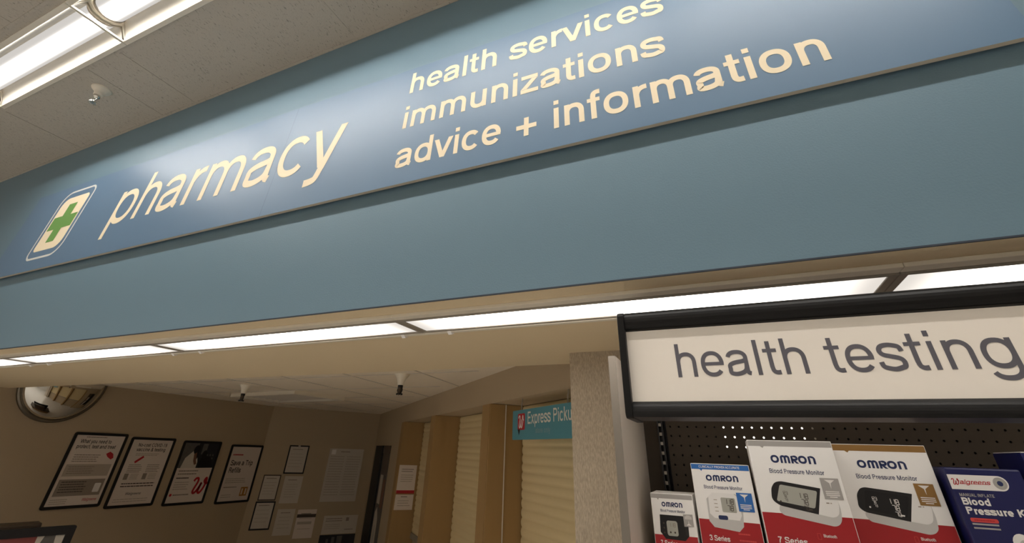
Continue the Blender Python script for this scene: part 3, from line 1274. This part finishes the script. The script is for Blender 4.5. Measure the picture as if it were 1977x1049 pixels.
def divider(s, label):
    t = thing('tan_divider', label, 'divider', SP(s + .14, 0, 0), A_SH)
    mb = MB()
    mb.box(0, .14, -.012, .246, 0, ZH - .001, M['brown'])
    mb.build('panel', t, bevel=.004)
    mb = MB()
    mb.box(.004, .136, -.016, -.0125, 0, ZH - .004, M['brown'])
    mb.build('front_edge', t)
    return t


divider(.405, 'tan divider with a pale cable, beside the teal hanging sign')
divider(1.795, 'middle tan divider between two cream shutters')
d3 = divider(3.175, 'farthest tan divider, with white notices fixed to it')

mb = MB()
mb.tube([SP(.396, .10, ZH - .002), SP(.395, .10, 1.6), SP(.396, .105, .95)], .004, M['paper2'])
tag(mb.build('power_cable'), 'thin pale cable hanging down the nearest tan divider', 'cable')

# notices on the right face of the farthest divider
A_DV = A_SH + HALF
px = SP(3.174, .0, 0)
t = framed('paper_notice', 'white notice with a red stripe along its foot, on the farthest divider', (px[0], px[1], -.42 + CZ), A_DV, .20, .27, 0, None, M['paper'], None, 'notice')
a = Art(y0=-.006)
textlines(a, .03, .18, .225, 2, .02, M['ink2'], .008)
textlines(a, .03, .18, .17, 4, .02, M['ink3'], .007)
a.rect(0, 0, .20, .03, M['red'], 3)
a.build('print', t.children[0])
t = framed('paper_notice', 'small white notice under the red-striped one on the farthest divider', (px[0], px[1], -.57 + CZ), A_DV, .20, .14, 0, None, M['paper'], None, 'notice')
a = Art(y0=-.006)
textlines(a, .06, .14, .115, 1, .02, M['ink2'], .010)
textlines(a, .03, .17, .08, 3, .022, M['ink3'], .007)
a.build('print', t.children[0])

# dark framed panel between the far corner and the farthest divider
px = SP(4.90, -.0, 0)
t = framed('framed_display', 'tall dark framed panel in the far corner beside the farthest divider', (px[0], px[1], -1.15 + CZ), A_SH, 1.05, 1.19, 0, None, M['photo_mid'], None, 'display')
mb = MB()
mb.box(0, .56, -.03, -.001, 0, 1.19, M['frame'])
mb.box(.56, 1.05, -.012, -.001, 1.10, 1.19, M['counter'])
mb.build('dark_border', t)
a = Art()
a.rect(.60, .86, 1.02, 1.09, M['counter'], 20)
a.rect(.64, .55, .84, .86, M['paper2'], 20)
a.rect(.86, .52, 1.03, .82, M['skin'], 20)
a.poly([(.60, .0), (.62, .45), (.74, .52), (.86, .40), (.90, .0)], M['paper2'], 21)  # pale reflections painted into the lower part of the picture
a.poly([(.66, .0), (.70, .32), (.76, .34), (.80, .0)], M['silver'], 22)
a.build('picture', t)

# hanging sign
px = SP(.122, .03, 0)
t = thing('hanging_sign', 'teal hanging sign reading Express Pickup, half hidden by the pillar', 'sign', (px[0], px[1], .072 + CZ), A_SH)
mb = MB()
mb.slab(rrect(0, 0, .78, .156, .006), 0, .006, M['teal'])
mb.build('board', t)
a = Art()
a.text('Express Pickup', .205, .078, .046, M['teal_text'], width=.545, t=.2)
a.build('lettering', t)
a = Art()
a.text('store only', .31, .030, .020, M['teal_dim'], width=.17, t=.24)
a.build('small_lettering', t)
a = Art()
a.poly(rrect(.075, .050, .172, .136, .008), M['red'], 1)
a.poly([(.075, .055), (.110, .052), (.095, .022)], M['frame'], 1)
a.line(script_w(.122, .094, .062), .009, M['white'], 3)
b = a.build('emblem', t)
b['label'] = 'red speech bubble emblem with a white cursive letter'
for x in (.12, .66):
    mb = MB()
    mb.tube([(x, .003, .150), (x, .003, .19), (x + .008, .003, .20), (x + .008, .003, ZH - .072 - CZ + .0)], .0035, M['grey_metal'])
    mb.build('hook', t)

# ================================================================= monitor at the lower left
A_MON = math.atan2(.967, .256)
MX, MY = -4.627, 2.4
t = thing('monitor', 'black framed screen at the lower left corner showing a red and white picture', 'monitor', (MX - .80 * .256, MY - .80 * .967, 0), A_MON)
zt = -.574 + CZ
mb = MB()
o_, i_ = rrect(0, zt - .50, .80, zt, .012), rrect(.045, zt - .455, .752, zt - .052, .004)
n = len(o_)
vs = [(p[0], 0, p[1]) for p in o_] + [(p[0], 0, p[1]) for p in i_] + [(p[0], .04, p[1]) for p in o_] + [(p[0], .012, p[1]) for p in i_]
fs = []
for k in range(n):
    q = (k + 1) % n
    fs += [(k, q, n + q, n + k), (q, k, 2 * n + k, 2 * n + q), (n + k, n + q, 3 * n + q, 3 * n + k)]
fs.append(tuple(range(2 * n, 3 * n))[::-1])
mb.mesh(vs, fs, M['frame'])
mb.build('bezel', t)
mb = MB()
mb.box(.04, .757, .011, .016, zt - .46, zt - .048, M['paper2'])
mb.build('screen', t)
a = Art()
a.poly([(.41, zt - .052), (.60, zt - .052), (.60, zt - .20), (.36, zt - .20)], mat('screen_dull_red', srgb(136, 66, 64), .4), -25)
a.poly([(.64, zt - .052), (.70, zt - .052), (.72, zt - .20), (.60, zt - .20)], M['photo_mid'], -25)
a.build('picture', t)
mb = MB()
mb.box(.36, .44, .041, .055, .635, zt - .2, M['black'])
mb.box(.25, .55, -.06, .14, .621, .635, M['black'])
mb.build('stand', t)
px = t.location
mb = MB()
mb.box(-.35, 1.0, -.25, .35, .58, .62, M['counter'])
mb.box(-.33, .98, -.20, .33, 0, .58, M['brown'])
tag(mb.build('counter', None, (px[0], px[1], 0), A_MON), 'service counter that carries the black framed screen', 'counter')
mb = MB()
mb.prism_x([(.15, .621), (.15, zt + .004), (.17, zt + .012), (.28, zt + .012), (.30, zt + .004), (.30, .621)], .10, .62, M['counter'])
tag(mb.build('brown_box', None, (px[0], px[1], 0), A_MON, bevel=.006), 'dark brown box standing behind the black framed screen', 'box')

# ================================================================= shelf unit with the health testing header
t = thing('shelf_unit', 'shop shelf unit with dark pegboard back and pale side panel', 'shelf', (0, 0, 0))
mb = MB()
mb.box(-.274, -.2535, 1.302, 1.72, 0, .2535 + CZ, M['panel'])
mb.box(-.274, -.2535, 1.30, 1.3019, 0, .2535 + CZ, mat('grey_edge_band', srgb(128, 120, 110), .45))
o = mb.build('side_panel', t)
o['label'] = 'pale laminate side panel at the left end'
# pegboard with real holes
mb = MB()
PX, PZ, PIT = -.167, .0946 + CZ, .0271
nx, nz = 44, 24
hr = .0031
for i in range(nx):
    for j in range(-8, nz - 8):
        cx, cz = PX + i * PIT, PZ - j * PIT
        hp = PIT / 2
        sq = [(cx + hp * u, cz + hp * v) for u, v in ((1, 0), (1, 1), (0, 1), (-1, 1), (-1, 0), (-1, -1), (0, -1), (1, -1))]
        ci = [(cx + hr * math.cos(k * math.pi / 4), cz + hr * math.sin(k * math.pi / 4)) for k in range(8)]
        vs = [(x, 1.69, z) for x, z in sq] + [(x, 1.69, z) for x, z in ci] + [(x, 1.695, z) for x, z in ci]
        mb.mesh(vs, [(k, (k + 1) % 8, 8 + (k + 1) % 8, 8 + k) for k in range(8)] + [(8 + k, 8 + (k + 1) % 8, 16 + (k + 1) % 8, 16 + k) for k in range(8)], M['peg'])
z_lo = PZ - (nz - 9) * PIT - PIT / 2
mb.box(PX - PIT / 2, PX + (nx - .5) * PIT, 1.69, 1.695, 0, z_lo, M['peg'])
mb.build('pegboard', t)
mb = MB()
ux0, ux1 = -.2065, -.1885
zz = .32 + CZ
mb.box(ux0, ux0 + .005, 1.668, 1.70, 0, zz, M['black'])
mb.box(ux1 - .005, ux1, 1.668, 1.70, 0, zz, M['black'])
z = zz
while z > .2:
    mb.box(ux0 + .005, ux1 - .005, 1.668, 1.674, z - .009, z, M['grey_metal'])
    z -= PIT
mb.box(ux0 + .005, ux1 - .005, 1.69, 1.70, 0, zz, M['frame'])
mb.build('slotted_upright', t)
mb = MB()
mb.box(-.252, 1.03, 1.345, 1.688, -.352 + CZ, -.331 + CZ, M['panel'])
mb.box(-.252, 1.03, 1.335, 1.3448, -.368 + CZ, -.322 + CZ, M['grey_metal'])
mb.build('shelf_board', t)
mb = MB()
mb.box(-.252, 1.03, 1.32, 1.70, 0, .16, M['black'])
mb.build('base', t)
mb = MB()
mb.box(-.2534, -.21, 1.696, 1.70, .16, .30 + CZ, M['peg'])
mb.build('filler_strip', t)
mb = MB()
mb.box(-.2535, 1.05, 1.715, 1.72, 0, .33 + CZ, M['frame'])  # black sheet added behind the pegboard to keep its holes dark
mb.build('rear_panel', t)

# header sign
t = thing('header_sign', 'white health testing header sign with black rails above the shelf', 'sign', (0, .985, 0))
HX0, HX1 = -.1643, .96
mb = MB()
mb.slab([(HX0, 0.0969 + CZ), (HX1, 0.0969 + CZ), (HX1, 0.2479 + CZ), (HX0, 0.2479 + CZ)], .004, .012, M['ht_panel'])
mb.build('face_panel', t)
words('health testing', -.0681, .454, .1449 + CZ, .0472, .165, M['ht_text'], t.children[0], -9)


def rail(z0, z1, y0, y1, r):
    out = []
    for (cy, cz, a0) in ((y0 + r, z0 + r, 180), (y0 + r, z1 - r, 90)):
        pass
    pts = [(y1, z0)]
    for i in range(7):
        a_ = math.radians(270 - 90 * i / 6)
        pts.append((y0 + r + r * math.cos(a_), z0 + r + r * math.sin(a_)))
    for i in range(7):
        a_ = math.radians(180 - 90 * i / 6)
        pts.append((y0 + r + r * math.cos(a_), z1 - r + r * math.sin(a_)))
    pts.append((y1, z1))
    return pts


mb = MB()
mb.prism_x([(.10, 0.2446 + CZ), (-.002, 0.2446 + CZ)] + [(.010 - .018 * math.sin(math.radians(q)), 0.2626 + CZ - .022 * math.cos(math.radians(q))) for q in range(20, 181, 16)] + [(.10, 0.2807 + CZ)], HX0, HX1, M['blackgloss'])
mb.build('top_rail', t)
mb = MB()
mb.prism_x([(.10, 0.0715 + CZ), (-.008, 0.0715 + CZ)] + [(.0035 + .012 - .0235 * math.cos(math.radians(q)), 0.0775 + CZ + .0265 * math.sin(math.radians(q))) for q in range(0, 91, 10)] + [(.10, 0.0993 + CZ)], HX0, HX1, M['blackgloss'])
mb.build('bottom_rail', t)
mb = MB()
mb.prism_x(rail(0.0689 + CZ, 0.2828 + CZ, -.012, .115, .012), HX0 - .0145, HX0, M['blackgloss'])
mb.build('end_cap', t, bevel=.001)
mb = MB()
mb.box(HX0, HX1, .096, .10, 0.1001 + CZ, 0.2437 + CZ, M['black'])
for x in (-.1, .9):
    mb.box(x, x + .03, .10, .70, 0.205 + CZ, 0.235 + CZ, M['black'])
mb.build('bracket', t)

# glowing panel added so that some pegboard holes show bright
t = thing('backroom_lamp', 'bright lamp glimpsed through the pegboard holes', 'lamp', (0, 0, 0))
mb = MB()
mb.box(-.012, .226, 1.703, 1.709, .030 + CZ, .125 + CZ, M['far_lamp'])
mb.build('glow_panel', t)
mb = MB()
mb.box(-.02, .260, 1.7095, 1.7145, .022 + CZ, .133 + CZ, M['white_metal'])
mb.build('bracket', t)


# ================================================================= product boxes on the shelf
def carton(name, label, x, y, w, h, d, body_m, cat='box', bev=.0012):
    t = thing(name, label, cat, (x, y, -.33 + CZ))
    mb = MB()
    mb.slab([(0, 0), (w, 0), (w, h), (0, h)], 0, d, body_m)
    mb.build('carton', t, bevel=bev)
    return t


def maker_name(a, u0, v0, ch, width, mt):
    """Wide rounded capitals O m R O n, height ch."""
    t_ = .255
    ss, x = [], 0
    for c in 'OMRON':
        h_ = t_ / 2
        if c == 'O':
            ss.append(ribbon(sup(.5, .5, .5 - h_, .5 - h_, 0, 360, 36, 2.3), t_)); x0 = 1.06
        elif c == 'M':
            ss.append(ribbon([(.1 + h_, 0), (.1 + h_, .66)] + sup(.1 + h_ + .22, .66, .22, .34 - h_, 180, 0, 12) + [(.1 + h_ + .44, .66), (.1 + h_ + .44, .0)], t_))
            ss.append(ribbon([(.1 + h_ + .44, .66)] + sup(.1 + h_ + .66, .66, .22, .34 - h_, 180, 0, 12) + [(.1 + h_ + .88, .66), (.1 + h_ + .88, 0)], t_))
            x0 = 1.27
        elif c == 'R':
            ss.append(ribbon([(.1 + h_, 0), (.1 + h_, 1 - h_), (.55, 1 - h_)] + sup(.55, .67, .26, .33 - h_, 90, -90, 12) + [(.1 + h_, .34 + h_)], t_))
            ss.append(para(.42, .42, .80, 0, t_ * .62)); x0 = .95
        else:
            ss.append(ribbon([(.1 + h_, 0), (.1 + h_, 1 - h_), (.45, 1 - h_)] + sup(.45, .58, .36, .42 - h_, 90, 0, 12) + [(.81, 0)], t_)); x0 = .95
        ss_new = ss
        # shift the strokes just added
        for i in range(len(ss_new)):
            if not isinstance(ss_new[i], tuple):
                ss_new[i] = ('s', [[(p[0] + x, p[1]) for p in q] for q in ss_new[i]])
        x += x0
    k = width / (x - .05)
    a.strokes([s[1] for s in ss], mt, lambda p: (u0 + p[0] * k, v0 + p[1] * ch), 3)


def sevenseg(a, body, u0, v0, hgt, mt, lean=0.0, drop=0.0, layer=6):
    seg = {'0': 'abcdef', '1': 'bc', '2': 'abged', '3': 'abgcd', '7': 'abc', '8': 'abcdefg'}
    w, tt = hgt * .5, hgt * .13
    for i, c in enumerate(body):
        o = u0 + i * w * 1.45
        pos = dict(a=((0, 1), (1, 1)), b=((1, .5), (1, 1)), c=((1, 0), (1, .5)), d=((0, 0), (1, 0)), e=((0, 0), (0, .5)), f=((0, .5), (0, 1)), g=((0, .5), (1, .5)))
        for s in seg.get(c, ''):
            (x0, y0), (x1, y1) = pos[s]
            P = [(o + x0 * w + y0 * hgt * lean, v0 + y0 * hgt - (o + x0 * w - u0) * drop), (o + x1 * w + y1 * hgt * lean, v0 + y1 * hgt - (o + x1 * w - u0) * drop)]
            a.line(P, tt, mt, layer)


def emblem_badge(t, pts, mt):
    a = Art(.00012)
    a.poly(pts, mt, 8)
    (x0, y0), (x1, y1) = pts[3], pts[1]
    cx, hh = (x0 + x1) / 2, y1 - y0
    a.poly([(cx - hh * .25, y1 - hh * .08), (cx + hh * .25, y1 - hh * .08), (cx + hh * .03, y1 - hh * .24), (cx, y1 - hh * .52), (cx - hh * .03, y1 - hh * .24)], M['white'], 9)
    for k in range(4):
        ww = (x1 - x0) * (.36 if k < 3 else .2)
        a.rect(cx - ww, y0 + hh * (.34 - .085 * k), cx + ww, y0 + hh * (.38 - .085 * k), M['white'], 9)
    return a.build('badge', t)


def box_front(t, w, h, band_v, band_m, red_pts, name_uvw, sub, series, art_fn, badge, band_text=None):
    a = Art(.00012)
    a.rect(.0012, band_v, w - .0012, h - .0012, band_m, 1)
    if band_text:
        a.text(band_text, w * .14, band_v + .0035, .0038, M['white'], width=w * .70, t=.22, layer=2)
    a.poly([(w * .15, band_v), (w * .18, band_v - .004), (w * .20, band_v)], band_m, 1)
    a.build('top_band', t)
    a = Art(.00012)
    a.poly(red_pts, M['carton_red'], 1)
    if series:
        a.text(series[0], series[1], series[2], series[3], M['white'], width=series[4], t=.24, layer=3)
    for (u, v, ww) in ((.62, series[2] + .016, .2), (.62, series[2] + .003, .26)) if band_text else ():
        textlines(a, w * u, w * (u + ww), v, 1, .01, M['coral'], .003)
    a.build('red_panel', t)
    a = Art(.00012)
    maker_name(a, *name_uvw, M['navy'])
    a.build('maker_lettering', t)
    a = Art(.00012)
    a.text('Blood Pressure Monitor', sub[0], sub[1], sub[2], M['navy'], width=sub[3], t=.2, layer=3)
    a.build('title_lettering', t)
    a = Art(.00012)
    art_fn(a)
    a.build('device_picture', t)
    if badge:
        emblem_badge(t, *badge)


# 1 small box with a black wrist monitor
t = carton('monitor_carton', 'smallest white and red monitor box, showing a black wrist device', -.219, 1.45, .1075, .2505, .12, M['carton'])


def art1(a):
    a.poly([(.019, .203), (.077, .203), (.088, .190), (.0865, .161), (.076, .151), (.028, .152), (.0165, .166)], M['frame'], 2)
    a.poly([(.074, .203), (.088, .190), (.0865, .161), (.080, .163), (.078, .195)], M['black'], 3)
    a.poly(rrect(.034, .159, .061, .191, .005), M['lcd'], 3)
    sevenseg(a, '118', .040, .178, .008, M['ink2'])
    a.poly(circle(.042, .1665, .0022, 10), M['ink'], 4)
    a.poly(circle(.053, .1665, .0022, 10), M['ink'], 4)
    for k in range(3):
        a.poly(circle(.027, .165 + k * .010, .0022, 8), M['ink'], 4)


box_front(t, .1075, .2505, .239, M['silver'], [(.0012, .002), (.1063, .002), (.1063, .161), (.0012, .160)], (.027, .221, .0105, .052), (.022, .2095, .0042, .062),
          ('7 Series', .014, .138, .0078, .042), art1, ([(.078, .181), (.1015, .182), (.1015, .208), (.078, .207)][:], M['silver']))


# emblem_badge expects corner order: top-left, top-right, bottom-right, bottom-left; the lists below follow it
# 2 box with a white upper-arm monitor
t = carton('monitor_carton', 'white and red monitor box with a blue top band and white device', -.104, 1.45, .1425, .3235, .13, M['carton'])


def art2(a):
    a.poly([(.043, .259), (.096, .259), (.107, .254), (.109, .226), (.104, .191), (.092, .180), (.036, .186), (.026, .198), (.027, .245)], M['device_side'], 2)
    a.poly([(.043, .259), (.094, .259), (.101, .252), (.104, .214), (.098, .203), (.040, .205), (.030, .214), (.032, .250)], M['device'], 3)
    a.poly(rrect(.061, .2185, .0945, .2495, .003), M['lcd'], 4)
    sevenseg(a, '118', .069, .236, .0105, M['ink'], .08)
    sevenseg(a, '78', .074, .2225, .0105, M['ink'], .08)
    a.poly(rrect(.049, .2025, .071, .2115, .0035), M['navy'], 4)
    for k in range(4):
        a.rect(.044, .243 - k * .008, .052, .2445 - k * .008, M['ink3'], 4)


box_front(t, .1425, .3235, .3105, M['blue'], [(.0012, .002), (.1413, .002), (.1413, .200), (.0012, .2015)], (.034, .285, .0135, .077), (.025, .2675, .0056, .092),
          ('3 Series', .020, .1585, .0078, .047), art2, ([(.100, .262), (.1355, .262), (.1355, .2225), (.100, .2225)], M['blue']), 'CLINICALLY PROVEN ACCURATE')


def wide_device(a, dark):
    if dark:
        body = [(.1375, .278), (.1665, .275), (.1655, .253), (.167, .235), (.164, .212), (.1555, .204), (.1445, .201), (.0395, .218), (.0325, .229), (.0345, .237)]
        bez = [(.0475, .287), (.1375, .278), (.1175, .223), (.0345, .236), (.0235, .245), (.0275, .272), (.0375, .284)]
        lcd = [(.046, .281), (.130, .272), (.113, .229), (.036, .242)]
    else:
        body = [(.1365, .282), (.1655, .277), (.1655, .258), (.1665, .243), (.163, .222), (.1565, .213), (.1465, .209), (.0475, .224), (.0395, .231), (.0425, .244)]
        bez = [(.0555, .293), (.1365, .282), (.1195, .230), (.0425, .243), (.0285, .254), (.0325, .278), (.0425, .290)]
        lcd = [(.0525, .286), (.1285, .276), (.1155, .241), (.0385, .252)]
    # white top of the device, its shaded front skirt, the dark bezel and display
    a.poly(soften(body, .45), M['device_side'], 2)
    top = [(.1375, .278), (.1655, .274), (.1650, .246), (.1590, .2255), (.148, .2195), (.1175, .2235)] if dark else [(.1365, .282), (.1655, .277), (.1655, .250), (.1600, .231), (.148, .2255), (.1195, .2305)]
    a.poly(top[:2] + soften(top, .5)[12:30] + top[5:], M['device'], 3)
    sb = soften(bez, .45)
    a.poly(bez[1:3] + sb[18:] + sb[:6], M['black'], 4)
    a.poly(soften(lcd, .12), M['frame'] if dark else M['lcd'], 5)
    ink = M['white'] if dark else M['ink']
    q = 0 if dark else .0045
    sevenseg(a, '118', .0865, .2565 + q, .010, ink, .0, .10)
    sevenseg(a, '78', .0915, .2435 + q, .010, ink, .0, .10)
    sevenseg(a, '70', .0935, .2325 + q, .008, ink, .0, .10)
    sevenseg(a, '123', .0535, .2625 + q, .006, ink, .0, .10)
    sevenseg(a, '78', .0555, .2555 + q, .005, ink, .0, .10)
    sevenseg(a, '73', .0565, .2485 + q, .005, ink, .0, .10)
    a.poly([(.102, .236 + q), (.110, .235 + q), (.109, .232 + q), (.101, .233 + q)], ink, 6)
    a.poly(circle(.047, .247 + q, .0020, 8), ink, 6)
    a.rect(.141, .2525, .147, .2545, M['ink2'], 4)
    a.rect(.149, .2525, .152, .2545, M['ink3'], 4)


# 3 front 7 series box
t = carton('monitor_carton', 'tall white and red monitor box with a silver band and grey display', .0455, 1.42, .1855, .381, .13, M['carton'])
box_front(t, .1855, .381, .3675, M['silver'], [(.0012, .002), (.1843, .002), (.1843, .228), (.0012, .2275)], (.046, .3315, .017, .096), (.0365, .3095, .0068, .117),
          ('7 Series', .0225, .170, .0085, .060), lambda a: wide_device(a, False), ([(.1405, .3035), (.178, .3035), (.178, .2615), (.1405, .2615)], M['silver']))
a = Art(.00012)
a.line(rrect(.106, .183, .1125, .194, .001) + [rrect(.106, .183, .1125, .194, .001)[0]], .0007, M['coral'], 3)
a.text('Bluetooth', .1175, .1875, .0042, M['white'], width=.026, t=.22, layer=3)
a.build('icon', t)

# 4 gold box behind it
t = carton('monitor_carton', 'white and red monitor box with a gold band and black display', .2385, 1.50, .196, .379, .13, M['carton'])
box_front(t, .196, .379, .364, M['gold'], [(.0012, .002), (.1948, .002), (.1948, .2205), (.0012, .222)], (.048, .3275, .017, .098), (.0375, .3050, .0068, .121),
          None, lambda a: wide_device(a, True), ([(.1465, .2995), (.184, .2995), (.184, .2565), (.1465, .2565)], M['gold']))
a = Art(.00012)
a.line(rrect(.113, .185, .1195, .1955, .001) + [rrect(.113, .185, .1195, .1955, .001)[0]], .0007, M['coral'], 3)
a.text('Bluetooth', .1245, .1895, .0042, M['white'], width=.027, t=.22, layer=3)
a.build('icon', t)

# 5 navy kit box
t = carton('kit_carton', 'navy Blood Pressure Kit box with a white name bar', .4455, 1.47, .1325, .3355, .13, M['carton_navy'], bev=.004)
a = Art(.00012)
a.poly([(.0012, .293), (.088, .293)] + [(.088 + .0145 * math.cos(math.radians(q)), .3072 + .0142 * math.sin(math.radians(q))) for q in range(-80, 81, 16)] + [(.088, .3213), (.0012, .3213)], M['white'], 1)
a.line(script_w(.0125, .3078, .0115), .0016, M['red'], 3)
a.text('algreens', .0185, .3038, .0062, M['red'], width=.0525, t=.21, layer=3, shear=.34, space=-.03)
a.line([(.018, .3040), (.071, .3044)], .0009, M['red'], 3)
a.poly(circle(.0885, .3072, .0115, 24), M['silver'], 2)
a.poly(circle(.0885, .3072, .0075, 20), M['lcd'], 3)
a.poly(circle(.0885, .3072, .0050, 16), M['navy'], 4)
a.build('name_bar', t)
a = Art(.00012)
a.text('MANUAL INFLATE', .0095, .2802, .0042, M['silver'], width=.060, t=.26)
a.text('Blood', .0085, .2645, .0098, M['white'], width=.050, t=.30)
a.text('Pressure Kit', .0095, .2475, .0098, M['white'], width=.109, t=.30)
a.build('title_lettering', t)
a = Art(.00012)
a.poly(rrect(.0115, .2335, .0580, .2410, .003), M['coral'], 1)
textlines(a, .018, .052, .2360, 1, .01, M['red'], .0024, 0)
for v in (.2285, .2215):
    a.rect(.0120, v, .0560, v + .003, M['silver'], 1)
a.build('feature_bars', t)
a = Art(.00012)
a.poly(circle(.083, .200, .016, 20, .018), M['device'], 1)
a.poly(circle(.087, .195, .011, 16, .013), M['device_side'], 2)
a.build('bulb_picture', t)

# 6 navy box cut off by the right edge
t = carton('kit_carton', 'navy box with a white top edge at the right picture edge', .592, 1.47, .13, .368, .13, M['carton_navy'])
mb = MB()
mb.box(.0015, .1285, -.0004, .128, .3685, .3700, M['white'])
mb.build('top_edge', t)
a = Art(.00012)
a.poly([(.0012, .30), (.10, .30), (.10, .33), (.0012, .33)], M['white'], 1)
a.build('name_bar', t)
